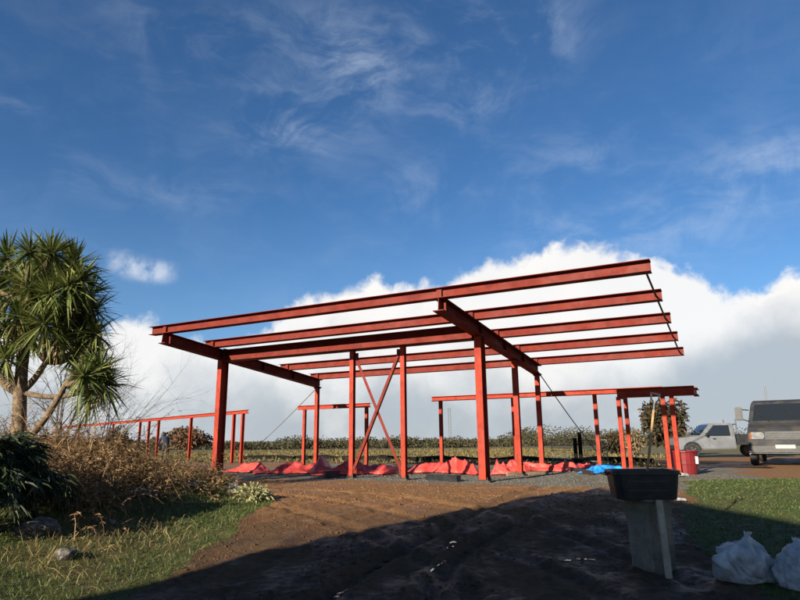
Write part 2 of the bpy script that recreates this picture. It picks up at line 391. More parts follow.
# puddles standing in the ruts
PUD = mat('muddy_water', (.030,.024,.016), (.045,.035,.024), scale=3, rough=.10, spec=.5)
def puddle(pa, pb, npool, w):
    """a broken line of small level pools along the bottom of a rut"""
    pa, pb = np.array(pa[:2]), np.array(pb[:2]); e = pb-pa; L = np.hypot(*e); e = e/L; nn = np.array([-e[1], e[0]]); V = []; F = []
    for k in range(npool):
        c = pa+e*L*(k+RNG.uniform(.2, .8))/npool+nn*RNG.normal(0, .02); la = L/npool*RNG.uniform(.35, .75); wb = w*RNG.uniform(.5, 1.2); ph = RNG.uniform(0, 6.28, 3)
        m_ = 36; a = np.linspace(0, 2*math.pi, m_, endpoint=False); rr = 1+.22*np.sin(3*a+ph[0])+.16*np.sin(5*a+ph[1])+.12*np.sin(9*a+ph[2])
        q = c+np.outer(np.cos(a)*rr*la, e)+np.outer(np.sin(a)*rr*wb, nn); z = np.median(hgt(q[:, 0], q[:, 1]))
        b0 = len(V); V += [(x, y, z) for x, y in q]; F.append(tuple(range(b0, b0+m_)))
    me = bpy.data.meshes.new('puddle'); me.from_pydata(V, [], F); me.materials.append(PUD); tag(link('puddle', me), kind='structure')
for (x0,y0,x1,y1,n_,w) in [(322,599,352,583,3,.035),(354,582,392,562,4,.035),(432,580,446,566,2,.03),(448,563,462,550,3,.045),(562,569,592,567,2,.04)]:
    puddle(atZ(x0,y0,.05), atZ(x1,y1,.08), n_, w)

# ------------------------------------------------------------------ unseen house added behind the camera to cast the shade over the drive
RENDERW = mat('grey_render', (.16,.155,.15), (.22,.21,.20), scale=3, rough=.9, bump=.2)
SLATE = mat('slate_roof', (.05,.052,.058), (.085,.085,.09), scale=6, rough=.7)
TIP = (4.10, 13.15); HA, HALFW, HLEN, HPITCH = 7.4, 3.0, 15.0, R_(36)
rdir = Vector((.29, -.957, 0)).normalized(); rnrm = Vector((-rdir.y, rdir.x, 0))       # rnrm: towards the camera side
Ldist = (HA-GZ)/math.tan(SUN_EL)
apex = Vector((TIP[0]-LX*Ldist, TIP[1]-LY*Ldist, 0))
house = thing('house', apex, 'unseen grey rendered house with slate gable roof, added behind the camera for its shade', 'house')
HE = HA-HALFW*math.tan(HPITCH)
mb = MB(); n = -HALFW*rnrm; a = HALFW*rnrm; b = rdir*HLEN; up = Vector((0,0,1)); lo = up*-.6
mb.add([n+lo, a+lo, a+up*(HE-.2), up*(HA-.25), n+up*(HE-.2), n+b+lo, a+b+lo, a+b+up*(HE-.2), b+up*(HA-.25), n+b+up*(HE-.2)],
       [(0,1,2,3,4),(9,8,7,6,5),(0,5,6,1),(1,6,7,2),(4,9,5,0),(2,7,8,3),(3,8,9,4)])
mb.build('wall', RENDERW, house)
for sgn in (-1, 1):
    mb = MB(); w = rnrm*sgn; e = w*(HALFW+.02)+up*HE; th = up*.14
    mb.add([e-th, up*HA-th, b+up*HA-th, e+b-th, e, up*HA, b+up*HA, e+b], [(0,1,2,3),(7,6,5,4),(0,4,5,1),(1,5,6,2),(2,6,7,3),(3,7,4,0)])
    mb.build('roof_slope', SLATE, house)
WINF = mat('window_white', (.6,.6,.6), (.7,.7,.7), rough=.4); WING = glass('window_glass')
for k in range(4):
    for zz in (1.5, 3.9):
        c0 = a+rdir*(2.2+k*3.4)+up*zz
        M3 = Matrix((rdir, rnrm, up)).transposed()
        f = MB().box(c0+rnrm*.01, (1.2,.08,1.25), M3).build('window', WINF, house)
        MB().box(c0+rnrm*.055, (1.05,.03,1.1), M3).build('pane', WING, f)

# ------------------------------------------------------------------ the main steel frame
ZC = 2.708+EYE; AL = .098; DP = .262
def zr(b): return ZC-math.tan(AL)*b
root = thing('steel_frame', P(0,0,GZ), 'tall red steel frame with sloping roof purlins on six columns', 'steel frame')
RL = Vector(root.location)
def bld(mb, name, mt, parent, base=None, **k):
    b0 = RL if base is None else base
    mb.v = [tuple(Vector(q)-b0) for q in mb.v]
    return mb.build(name, mt, parent, **k)
RH = .32                                        # rafter depth
def column(a, b, top, w=.29, h=None, base=.06):
    mb = MB(); x0, y0, _ = P(a, b, 0)
    mb.ibeam((x0,y0,GZ+base), (x0,y0,top), h or w, w, .02, .014, up=(uv_v[0],uv_v[1],0))
    c = bld(mb, 'column', PRIMER2, root)
    mb = MB(); M3 = Matrix.Rotation(-TH, 3, 'Z'); mb.box((x0,y0,GZ+base-.012), (w*1.5,w*1.5,.03), M3)
    for sx in (-1,1):
        for sy in (-1,1):
            q = M3 @ Vector((sx*w*.58, sy*w*.58, 0)); mb.tube([(x0+q.x,y0+q.y,GZ+base), (x0+q.x,y0+q.y,GZ+base+.06)], .016, 6)
    bld(mb, 'base_plate', DARKSTEEL, c)
    mb = MB(); mb.box((x0,y0,top-.011), (w*1.15,w*1.15,.022), M3); bld(mb, 'cap_plate', PRIMER, c)
    mb = MB(); mb.box((x0,y0,GZ-.06), (w*2.1,w*2.1,.18), M3); bld(mb, 'footing', SOILC, c)
    return c
for a in (0, -LBAY):
    column(a, 0, zr(0)-RH/2-.005, .18, .32)
    column(a, TB, zr(TB)-RH/2-.005, .14)
column(0, 2.85, zr(2.85)-RH/2-.005, .15)
for a in (0, -LBAY):
    mb = MB(); d0, d1 = -SF-.12, TB+.15
    mb.ibeam(P(a, d0, zr(d0)), P(a, d1, zr(d1)), RH, .27, .020, .014); r = bld(mb, 'rafter', PRIMER, root)
    for b in (-SF+.1, 0, 1.9, 3.6):              # web stiffeners
        for s in (-1, 1):
            mb = MB(); q = Vector(P(a+s*.05, b, zr(b))); mb.box(q, (.085,.012,RH-.05), Matrix.Rotation(-TH,3,'Z')); bld(mb, 'stiffener', PRIMER, r)
# main girder in the line of the front columns, and its two braced posts
mb = MB(); mb.ibeam(P(-LBAY+.147, 0, zr(0)-.02), P(-.147, 0, zr(0)-.02), .38, .30, .022, .015); bld(mb, 'girder', PRIMER, root)
def u_on_line(px, py):                           # place on the front column line seen at a pixel
    r = ray(px, py); lo, hi = -9., 0.
    for _ in range(50):
        md = .5*(lo+hi); q = P(md, 0, 0)
        if q[0]/q[1] < r[0]: lo = md
        else: hi = md
    return lo
U1, U2_ = u_on_line(352, 440), u_on_line(404, 440)
for uu in (U1, U2_): column(uu, 0, zr(0)-.215, .13)
for k, (za, zb) in enumerate([(GZ+.25, zr(0)-.4), (zr(0)-.4, GZ+.25)]):
    mb = MB(); off = -.03+.06*k; q0 = Vector(P(U1+.1, off, za)); q1 = Vector(P(U2_-.1, off, zb))
    prof = [(-.04,-.04),(.04,-.04),(.04,-.03),(-.03,-.03),(-.03,.04),(-.04,.04)]
    mb.prism(prof, q0, q1, up=(uv_v[0],uv_v[1],0)); bld(mb, 'brace', PRIMER, root)
    for q in (q0, q1):
        mb = MB(); mb.box(q, (.16,.012,.22), Matrix.Rotation(-TH,3,'Z')); bld(mb, 'gusset_plate', PRIMER, root)
for a in (0, -LBAY):
    for b in (0, TB):
        for s in (-1, 1):
            z0 = zr(b)-RH/2-.02
            for q in (-.09, .09):
                mb = MB(); c_ = Vector(P(a+s*.08, b+q, z0)); mb.tube([c_-Vector((0,0,.035)), c_+Vector((0,0,.035))], .02, 6); bld(mb, 'bolt', DARKSTEEL, root)
    s = 1 if a else -1
    mb = MB(); mb.box(P(a+s*.135, 0, zr(0)-.02), (.022,.32,.46), Matrix.Rotation(-TH,3,'Z')); ep = bld(mb, 'end_plate', PRIMER, root)
    for zz in (-.17, -.06, .06, .17):
        c_ = Vector(P(a+s*.15, -.12, zr(0)-.02+zz)); mb = MB(); mb.tube([c_, c_+Vector((uv_u[0],uv_u[1],0))*s*.035], .02, 6); bld(mb, 'bolt', DARKSTEEL, ep)
# purlins
PH = .24
for k in range(5):
    b = -SF+(SF+TB)*k/4; z = zr(b)+DP+.01
    mb = MB(); mb.ibeam(P(-LBAY-ULEFT+(.25 if k else 0), b, z), P(URIGHT, b, z), PH, .26, .012, .010); pu = bld(mb, 'purlin', PRIMER, root)
    for a in (0, -LBAY):
        mb = MB(); mb.box(P(a, b-.06, z-.02), (.12,.012,.2), Matrix.Rotation(-TH,3,'Z')); bld(mb, 'cleat', PRIMER, pu)
    if k < 4:                                    # thin dark ties between the free ends
        b2 = -SF+(SF+TB)*(k+1)/4
        mb = MB(); mb.tube([P(URIGHT-.12, b, z-.02), P(URIGHT-.12, b2, zr(b2)+DP)], .022, 6); bld(mb, 'tie_rod', DARKSTEEL, root)
# guy lines
ROPE = mat('grey_rope', (.10,.10,.09), (.16,.15,.13), scale=30, rough=.8)
for (a, px, py, lab) in [(0, 606, 463, 'thin grey guy line from the rear column towards the mesh fence'), (-LBAY+.0, 246, 456, 'thin grey guy line from the left rear column to the ground')]:
    q0 = Vector(P(a, TB+.16, zr(TB)-.05)); g = atZ(px, py, GZ+.02); q1 = Vector(g)
    mbr = MB(); pts_ = [q0.lerp(q1, i/8)-Vector((0,0,.10*math.sin(math.pi*i/8))) for i in range(9)]
    pts_ = [q-q1 for q in pts_]; mbr.tube(pts_, .018, 5)
    o = mbr.build('guy_line', ROPE); o.location = q1; tag(o, lab, 'rope')

# ------------------------------------------------------------------ low red frames behind
def ray_v(px, py, v):                            # point of a pixel's line of sight on the plane v = const
    r = ray(px, py); tt = (v+A0@uv_v)/(r[0]*uv_v[0]+r[1]*uv_v[1]); return np.array([r[0]*tt, r[1]*tt, r[2]*tt+EYE])
def low_frame(p0, p1, posts, label, h=.17, w=.14, pw=.115, cap=True):
    p0, p1 = Vector(p0), Vector(p1); z = .5*(p0.z+p1.z); p0.z = p1.z = z
    q = thing('low_steel_frame', (p0.x, p0.y, GZ), label, 'steel frame'); b0 = Vector(q.location); d = (p1-p0).normalized(); nrm = Vector((-d.y, d.x, 0))
    mb = MB(); mb.ibeam(p0, p1, h, w, .016, .012); bld(mb, 'top_beam', PRIMER2, q, b0)
    for f in posts:
        c = p0+(p1-p0)*f; mb = MB(); g = hz(c.x, c.y); mb.ibeam((c.x,c.y,g+.02), (c.x,c.y,z-h/2), pw, pw, .014, .010, up=nrm); pc = bld(mb, 'post', PRIMER2, q, b0)
        mb = MB(); ang = math.atan2(d.y, d.x); mb.box((c.x,c.y,g+.01), (pw*1.6,pw*1.6,.025), Matrix.Rotation(ang,3,'Z')); bld(mb, 'base_plate', DARKSTEEL, pc, b0)
    return q
def frac(p0, p1, pxs):
    o = []
    for px in pxs:
        r = ray(px, 440); lo, hi = 0., 1.
        for _ in range(40):
            md = .5*(lo+hi); c = np.array(p0[:2])+(np.array(p1[:2])-np.array(p0[:2]))*md
            if c[0]/c[1] < r[0]: lo = md
            else: hi = md
        o.append(lo)
    return o
a_, b_ = atZ(60,427.6,2.95), atZ(248,411.5,2.95)
low_frame(a_, b_, frac(a_, b_, [78,112,139,148,157.5,190,233,242]), 'long low red beam on posts behind the dead bracken', pw=.14)
a_, b_ = ray_v(298,408.5,6.2), ray_v(370,404.5,6.2)
low_frame(a_, b_, frac(a_, b_, [304,366.5]), 'short low red goalpost frame seen behind the cross braced columns')
a_, b_ = ray_v(432,400.5,6.0), ray_v(662,387.5,6.0)
low_frame(a_, b_, frac(a_, b_, [441.5,515,598,629]), 'low red beam on posts right of the centre column')
a_, b_ = ray_v(617,395.5,4.6), ray_v(694,388.5,4.6)
fr = low_frame(a_, b_, frac(a_, b_, [622,667,676]), 'broad low red beam on posts in front of the dark tree', h=.26, w=.3)
b0 = Vector(fr.location); zz = .5*(a_[2]+b_[2])
for p0 in (a_, b_):
    e = Vector((p0[0], p0[1], zz))+Vector((uv_v[0], uv_v[1], 0))*.16; mb = MB(); mb.ibeam(e, e+Vector((uv_v[0], uv_v[1], 0))*1.15, .2, .14, .014, .01); bld(mb, 'cross_beam', PRIMER2, fr, b0)

# ------------------------------------------------------------------ sheets lying on the plot
def crumpled(name, pa, pb, depth, hmax, seed, mt, label, cat, group=None, nx=80, ny=28, peaks=()):
    pa, pb = np.array(pa[:2]), np.array(pb[:2]); e = pb-pa; L = np.hypot(*e); e = e/L; nn = np.array([-e[1], e[0]])
    if nn[1] < 0: nn = -nn
    s, tt = np.meshgrid(np.linspace(0, 1, nx), np.linspace(0, 1, ny))
    sx = s*L; ty = tt*depth
    wob = fbm(sx*1.1+seed*7, ty*0+seed, 3)*depth*.9
    X = pa[0]+e[0]*sx+nn[0]*(ty+wob); Y = pa[1]+e[1]*sx+nn[1]*(ty+wob)
    r1 = 1-np.abs(vnoise(sx*1.5+seed*3.7+ty*.8, ty*1.9+seed*1.9)*2)*1.5; r2 = 1-np.abs(vnoise(sx*5+seed, ty*5.5-sx*2)*2)*1.4
    env = np.sin(math.pi*np.clip(tt*1.0, 0, 1))**.6*np.clip(np.minimum(s, 1-s)*9, 0, 1)**.7
    h = env*hmax*1.3*(np.clip(r1, 0, 1)**1.5*.75+np.clip(r2, 0, 1)**1.5*.35)
    for ps, pw, ph in peaks: h = h+env*ph*np.clip(1-np.abs(s-ps)/pw-np.abs(tt-.5)*.7, 0, 1)
    X = X+.25*h*np.sin(9*s+seed); h = h+env*.05*(vnoise(sx*9+seed, ty*9)+.5*vnoise(sx*17, ty*17+seed)); Z = hgt(X, Y, False)+.03+h
    V = np.stack([X, Y, Z], -1).reshape(-1, 3); c = V.mean(0); c[2] = GZ; V = V-c
    ix = np.arange(nx*ny).reshape(ny, nx); q = np.stack([ix[:-1,:-1], ix[:-1,1:], ix[1:,1:], ix[1:,:-1]], -1).reshape(-1, 4)
    F = np.concatenate([q[:, [0,1,2]], q[:, [0,2,3]]])
    o = npmesh(name, V, F, mt); o.location = c
    sm = o.modifiers.new('thickness', 'SOLIDIFY'); sm.thickness = .006
    return tag(o, label, cat, group)
rs = 'red plastic sheeting lying along the columns'
for i, (x0, y0, x1, y1, d, h, pk, lb) in enumerate([
    (222,473,262,474,.9,.16,[(.5,.4,.10)], 'crumpled red sheet at the foot of the left front column'),
    (256,474,345,477,1.1,.20,[(.62,.16,.32),(.25,.3,.08)], 'crumpled red sheet with a tall peak left of the braced columns'),
    (330,474,402,474,1.3,.22,[(.25,.3,.14),(.8,.2,.05)], 'crumpled red sheet between the two cross braced columns'),
    (402,474,478,475,1.0,.18,[(.66,.35,.34),(.15,.3,.1)], 'red sheet raised like a tent left of the centre column'),
    (490,476,524,476,.9,.22,[(.3,.5,.14)], 'small crumpled red sheet just right of the centre column'),
    (520,474,562,472,1.2,.20,[(.55,.3,.22)], 'crumpled red sheet below the rear centre column'),
    (556,471,606,469,.9,.14,[(.3,.4,.06)], 'flattened red sheet beside the blue tarpaulin')]):
    crumpled('red_sheet', atZ(x0,y0,GZ), atZ(x1,y1,GZ), d, h, i*3+2, REDSHEET, lb, 'plastic sheet', rs, peaks=pk)
crumpled('blue_tarpaulin', atZ(592,474,GZ), atZ(626,472,GZ), .7, .13, 31, BLUE, 'crumpled bright blue tarpaulin on the plot behind the black tub', 'tarpaulin', nx=30, peaks=[(.5,.4,.12)])
# timbers and dark offcuts
for i, (x0,y0,x1,y1,s_,mt,lb) in enumerate([
    (428,480,459,482,.16,BLACKPL,'dark sleeper lying in front of the tent shaped red sheet'),
    (507,476,548,474,.10,TIMBER,'brown timber lying right of the centre column'),
    (566,470,592,475,.12,DARKSTEEL,'dark steel offcut lying left of the blue tarpaulin'),
    (325,478,338,477,.18,DARKSTEEL,'dark block under the red sheet left of the braced columns'),
    (384,472,400,474,.14,BLACKPL,'black offcut at the foot of the right braced column')]):
    p0, p1 = Vector(atZ(x0,y0,GZ)), Vector(atZ(x1,y1,GZ)); c = (p0+p1)/2
    for q in (p0, p1): q.z = hz(q.x, q.y)+s_*.5
    k = s_/2; mb = MB(); mb.prism([(-k,-k),(k,-k),(k*.92,k),(-k,k*.95)], p0-c, p1-c)
    o = mb.build('timber' if mt is TIMBER else 'offcut', mt, bevel=.01); o.location = c; tag(o, lb, 'timber' if mt is TIMBER else 'offcut')
# black membrane over the earth edge behind the plot
mb = MB(); NM = 60
for j in range(NM+1):
    uu = -19+21.5*j/NM; q = np.array(P(uu, 12.2+.5*math.sin(uu*.35), 0)); hb = .20+.03*math.sin(uu*1.7)+.05*random.random()
    for (dv, dz) in ((-.3,-.03),(-.26,hb*.8),(-.1,hb),(.25,hb*.9),(.5,-.03)):
        w = q[:2]+uv_v*dv; mb.v.append((w[0], w[1], hz(w[0], w[1])+dz+random.uniform(-.02,.03)))
for j in range(NM):
    for k in range(4): mb.f.append((j*5+k, j*5+k+1, (j+1)*5+k+1, (j+1)*5+k)); mb.mi.append(0)
o = mb.build('black_membrane', BLACKMEM); tag(o, 'long black membrane over the low earth edge behind the plot', 'membrane')

# ------------------------------------------------------------------ plants
def unit(a): return a/np.maximum(np.linalg.norm(a, axis=-1, keepdims=True), 1e-9)
def blades(B, D, L, Wd, droop=.3, side=None):
    """n bent tapering blades: bases B, directions D, lengths L, widths Wd"""
    n = len(B); D = unit(D); L = np.broadcast_to(L, n)[:, None]; Wd = np.broadcast_to(Wd, n)[:, None]; dr = np.broadcast_to(droop, n)[:, None]
    if side is None: side = unit(np.cross(D, unit(RNG.normal(size=(n, 3)))))
    dn = np.array([[0, 0, -1.]])
    md = B+D*L*.52+dn*L*dr*.22; tip = B+D*L*.96+dn*L*dr*.85
    V = np.stack([B-side*Wd*.4, B+side*Wd*.4, md+side*Wd*.5, md-side*Wd*.5, tip], 1).reshape(-1, 3)
    k = np.arange(n)[:, None]*5
    F = np.concatenate([k+[0,1,2], k+[0,2,3], k+[3,2,4]], 1).reshape(-1, 3)
    return V, F
def leafmesh(name, parts, mt, parent=None, base=(0,0,0)):
    V = []; F = []; o = 0
    for v, f in parts: V.append(v); F.append(f+o); o += len(v)
    return npmesh(name, np.concatenate(V)-np.array(base), np.concatenate(F), mt, parent)
def sph(n): return unit(RNG.normal(size=(n, 3)))

# grass
def scatter(n, xr, yr, zid, dens=None):
    x = RNG.uniform(*xr, n); y = yr[0]+(yr[1]-yr[0])*RNG.random(n)**1.35
    k = zone(x, y) == zid
    if dens is not None: k &= RNG.random(n) < dens(x, y)
    x, y = x[k], y[k]; return np.stack([x, y, hgt(x, y)-.01], 1)
def grass(name, B, lmin, lmax, w, mt, label, cat, lean=.45, lod=True):
    n = len(B); D = np.stack([RNG.normal(0, lean, n), RNG.normal(0, lean, n), np.ones(n)], 1)
    L = RNG.uniform(lmin, lmax, n)*(.6+.8*RNG.random(n)**2)
    wd = w*(.6+.8*RNG.random(n))*np.clip(B[:, 1]/9, .8, 3) if lod else w
    o = leafmesh(name, [blades(B, D, L, wd, RNG.uniform(.1, .9, n))], mt); return tag(o, label, cat, kind='stuff')
dn_ = lambda x, y: np.clip(.5+2.2*fbm(x*.8+5, y*.8, 3), 0, 1)
grass('green_grass', scatter(170000, (-12, -1.9), (4.6, 17), 1, lambda x, y: np.clip(1.25-dn_(x, y)*.7, .3, 1)), .05, .14, .0075, GRASS, 'short green grass on the sunlit bank beside the drive', 'grass')
grass('dry_grass', scatter(150000, (-12, -1.9), (4.6, 18), 1, lambda x, y: .38*dn_(x, y)**2.6*np.clip((edge_left(y)-x)*.6, .1, 1)), .10, .30, .006, DRYG, 'straw coloured dry grass tufts on the bank', 'grass', .6)
grass('lawn_grass', scatter(150000, (3.4, 16), (6.2, 15.9), 2), .035, .085, .009, LAWN, 'short green lawn grass right of the black tub', 'grass', .6)
grass('meadow_grass', scatter(60000, (-34, 14), (17, 62), 4), .12, .34, .016, MEAD, 'rough brownish meadow grass in the field behind the plot', 'grass', .5)
grass('edge_grass', scatter(9000, (-9, 0), (12, 22), 0, lambda x, y: np.clip(1-np.abs(x-edge_left(y))*1.6, 0, 1)*.8), .05, .14, .012, DRYG, 'thin dry grass along the muddy edge of the bank', 'grass')
# mud clods on the drive
def lumps(B, r):
    """small irregular octahedra"""
    n = len(B); base = np.array([[1,0,0],[0,1,0],[-1,0,0],[0,-1,0],[0,0,.8],[0,0,-.6]], float)
    V = base[None]*RNG.uniform(.5, 1.3, (n, 6, 1))*r[:, None, None]; a = RNG.uniform(0, 6.28, n); c, s_ = np.cos(a)[:, None], np.sin(a)[:, None]
    V = np.stack([V[..., 0]*c-V[..., 1]*s_, V[..., 0]*s_+V[..., 1]*c, V[..., 2]], -1)+B[:, None]
    f = np.array([[0,1,4],[1,2,4],[2,3,4],[3,0,4],[1,0,5],[2,1,5],[3,2,5],[0,3,5]])
    return V.reshape(-1, 3), (np.arange(n)[:, None, None]*6+f).reshape(-1, 3)
B = scatter(60000, (-6, 7.5), (5, 17), 0, lambda x, y: np.clip(.25+2.*fbm(x*1.2, y*1.2, 3), .03, 1)); B[:, 2] += .008
v_, f_ = lumps(B, .006+.030*RNG.random(len(B))**5)
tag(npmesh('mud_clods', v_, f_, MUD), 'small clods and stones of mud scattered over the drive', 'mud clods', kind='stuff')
B = scatter(16000, (-9, 9), (13, 27), 3); B[:, 2] += .01
v_, f_ = lumps(B, .012+.03*RNG.random(len(B))**3)
tag(npmesh('gravel_stones', v_, f_, GRAVM), 'loose grey stones on the gravel plot', 'gravel', kind='stuff')

# dead bracken
def fronds(B, D, L, nseg, leaf, mt=None):
    """arching stems with rows of leaflets"""
    out = []; n = len(B); D = unit(D); P0 = B.copy(); dd = D.copy(); side0 = unit(np.cross(D, np.array([[0,0,1.]])+RNG.normal(0,.1,(n,3))))
    for k in range(nseg):
        step = (L/nseg)[:, None]; P1 = P0+dd*step
        V = np.stack([P0-side0*.006, P0+side0*.006, P1+side0*.004, P1-side0*.004, P1], 1).reshape(-1, 3); kk = np.arange(n)[:, None]*5
        out.append((V, np.concatenate([kk+[0,1,2], kk+[0,2,3]], 1).reshape(-1, 3)))
        if k >= 1:
            ll = leaf*(1.15-k/nseg)*RNG.uniform(.6, 1.3, n)
            for sg in (-1, 1):
                out.append(blades(P1, side0*sg+dd*.5+RNG.normal(0, .25, (n, 3)), ll, ll*.28, RNG.uniform(0, .8, n)))
        dd = unit(dd+np.array([[0, 0, -.26]])+RNG.normal(0, .10, (n, 3))); P0 = P1
    return out
BRACK = mat('dead_bracken_brown', (.085,.042,.018), (.165,.092,.038), rough=.8, island=1, c3=(.33,.22,.10), trans=.25)
nb = 9000; bx_ = RNG.uniform(-11, -3.0, nb*3); by_ = RNG.uniform(7.4, 16.5, nb*3)
den = np.clip(.55+1.6*fbm(bx_*.55+3, by_*.55, 3), 0, 1)*sst(.5, 1.9, edge_left(by_)-.25*(12-by_)-bx_)*sst(8.3, 9.6, by_+.22*(bx_+6))*(np.hypot(bx_+5.6, by_-8.2) > 1.25)
k = RNG.random(nb*3) < den; bx_, by_ = bx_[k][:nb], by_[k][:nb]; n = len(bx_)
B = np.stack([bx_, by_, hgt(bx_, by_)-.02], 1)
D = np.stack([RNG.normal(0, .6, n), RNG.normal(0, .6, n), np.ones(n)], 1)
o = leafmesh('dead_bracken', fronds(B, D, RNG.uniform(.5, 1.25, n)*(.75+.75*sst(1.2, 3.2, edge_left(by_)-bx_))*np.where(RNG.random(n) < .06, 1.5, 1), 9, .085), BRACK); tag(o, 'tangled brown dead bracken covering the bank below the palm', 'bracken', kind='stuff')
OLIVE = mat('bramble_olive', (.035,.045,.012), (.075,.075,.022), rough=.7, island=1, c3=(.12,.09,.03), trans=.2)
k = RNG.random(n) < .33; B2 = B[k]+np.array([0, .3, 0]); D2_ = np.stack([RNG.normal(0, .7, len(B2)), RNG.normal(0, .7, len(B2)), np.ones(len(B2))], 1)
o = leafmesh('bramble', fronds(B2, D2_, RNG.uniform(.3, .8, len(B2)), 7, .10), OLIVE); tag(o, 'olive green brambles mixed into the dead bracken', 'bramble', kind='stuff')

# the dark evergreen shrub at the left edge
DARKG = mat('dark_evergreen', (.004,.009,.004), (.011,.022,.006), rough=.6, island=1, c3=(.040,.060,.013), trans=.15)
BARK = mat('grey_brown_bark', (.10,.075,.05), (.18,.14,.10), scale=12, rough=.9, bump=.5)
sb = np.array([-5.75, 8.3, 0.]); sb[2] = hz(sb[0], sb[1])
es = thing('evergreen_shrub', sb, 'dark evergreen shrub with drooping sprays at the left edge', 'shrub')
parts = []; mbs = MB()
for i in range(140):
    a = RNG.uniform(-1.7, 1.9); el = RNG.uniform(-.05, 1.1); d = np.array([math.cos(a)*math.cos(el), -math.sin(a)*math.cos(el)*.9, math.sin(el)])
    L = RNG.uniform(.7, 1.25)*(1.1 if el < .5 else .8); p = np.array([0, 0, .45]); pts_ = [p]; dd = d.copy()
    for s_ in range(7):
        p = p+dd*L/7; dd = unit(dd+np.array([0, 0, -.16])); pts_.append(p)
        m_ = 16; bb = p+RNG.normal(0, .035, (m_, 3)); dirs = unit(dd+RNG.normal(0, .55, (m_, 3))*np.array([1, 1, .5]))
        if s_ > 1: parts.append(blades(bb, dirs, RNG.uniform(.10, .20, m_), .022, .4))
    if i % 3 == 0: mbs.tube(pts_, [.018-.002*q for q in range(8)], 4)
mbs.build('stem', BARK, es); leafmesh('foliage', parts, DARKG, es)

# the cabbage palm
PALMB = mat('palm_bark', (.07,.048,.03), (.19,.135,.08), scale=14, rough=.95, bump=1., bscale=30)
PALML = mat('palm_leaf', (.034,.056,.013), (.105,.132,.030), rough=.55, island=1, c3=(.24,.24,.08), trans=.28, spec=.25)
PALMD = mat('palm_dead_leaf', (.16,.11,.05), (.26,.19,.10), rough=.8, island=1, trans=.2)
pbx = atY(22, 440, 12.5); pb = np.array([pbx[0], 12.5, hz(pbx[0], 12.5)])
palm = thing('cabbage_palm', pb, 'branching cabbage palm with spiky leaf heads above the bank', 'palm tree')
def pl(px, py, dy=0.): return atY(px, py, 12.5+dy)-pb
hubs = [pl(20,392), pl(24,340,.1), pl(25,300,0), pl(46,362,.2), pl(66,384,-.3), pl(-18,350,.1), pl(70,335,.25)]
def curve(p, q, bend=.15, n=7): 
    p, q = np.array(p), np.array(q); L = np.linalg.norm(q-p); return [p+(q-p)*i/n+np.array([0, 0, -bend*L*math.sin(math.pi*i/n)]) for i in range(n+1)]
mbt = MB(); mbt.tube([np.array([0,0,-.2]), np.array([0,0,.15]), pl(19,425), hubs[0], hubs[1], hubs[2]], [.19,.155,.135,.125,.10,.075], 12); mbt.build('trunk', PALMB, palm, smooth=True)
def limb(p, q, r0, r1, bend=.12):
    c = curve(p, q, bend); mb = MB(); mb.tube(c, list(np.linspace(r0, r1, len(c))), 8); mb.build('limb', PALMB, palm, smooth=True)
limb(hubs[0], hubs[3], .075, .055); limb(pl(27,440,-.25), hubs[4], .075, .055, .08); limb(hubs[0], hubs[5], .11, .08); limb(hubs[3], hubs[6], .075, .06)
heads = [(8,254),(30,248),(52,250),(74,260),(22,270),(46,274),(68,282),(90,290),(94,306),(12,294),(36,302),(60,306),(84,322),(4,326),(30,330),(92,352),(104,380),(84,372),(-16,300),(-26,330),(-20,270),(-10,360),(6,356),(90,392),(58,334),(76,302),(50,290),(88,336),(18,312),(96,330),(40,262),(62,266),(30,286),(80,276),(70,326),(44,320),(0,284),(14,338),(76,352),(100,366)]
def rosette(n):
    d = sph(n); d[:, 2] = d[:, 2]*.95+.22; d = unit(d); L = RNG.uniform(.40, .80, n)
    up = np.array([[0, 0, 1.]]); side = unit(np.cross(d, up+RNG.normal(0, .2, (n, 3))))
    return blades(d*.05, d, L, .038, np.where(d[:, 2] < -.2, RNG.uniform(.2, .6, n), RNG.uniform(.0, .3, n)), side)
rosmesh = []
for i in range(4):
    v, f = rosette(125); o = npmesh('leaf_rosette', v, f, PALML); rosmesh.append(o.data); bpy.data.objects.remove(o)
for i, (px, py) in enumerate(heads):
    c = pl(px, py+4, RNG.uniform(-.9, .9)); o = link('leaf_rosette', rosmesh[i % 4], palm); o.location = c
    o.rotation_euler = (RNG.normal(0, .25), RNG.normal(0, .25), RNG.uniform(0, 6.28)); sc = RNG.uniform(.82, 1.08); o.scale = (sc, sc, sc)
    h = min(hubs, key=lambda q: np.linalg.norm(q-c)+(2 if q[2] > c[2]-.1 else 0)); limb(h, c, .055, .04, .10)
    if i % 4 == 0:
        m_ = 16; a = RNG.uniform(0, 6.28, m_); dd = np.stack([np.cos(a)*.5, np.sin(a)*.5, -np.ones(m_)], 1)
        leafmesh('dead_leaves', [blades(np.tile(c, (m_, 1))+np.array([0, 0, -.06]), dd, RNG.uniform(.3, .6, m_), .03, .2)], PALMD, palm)

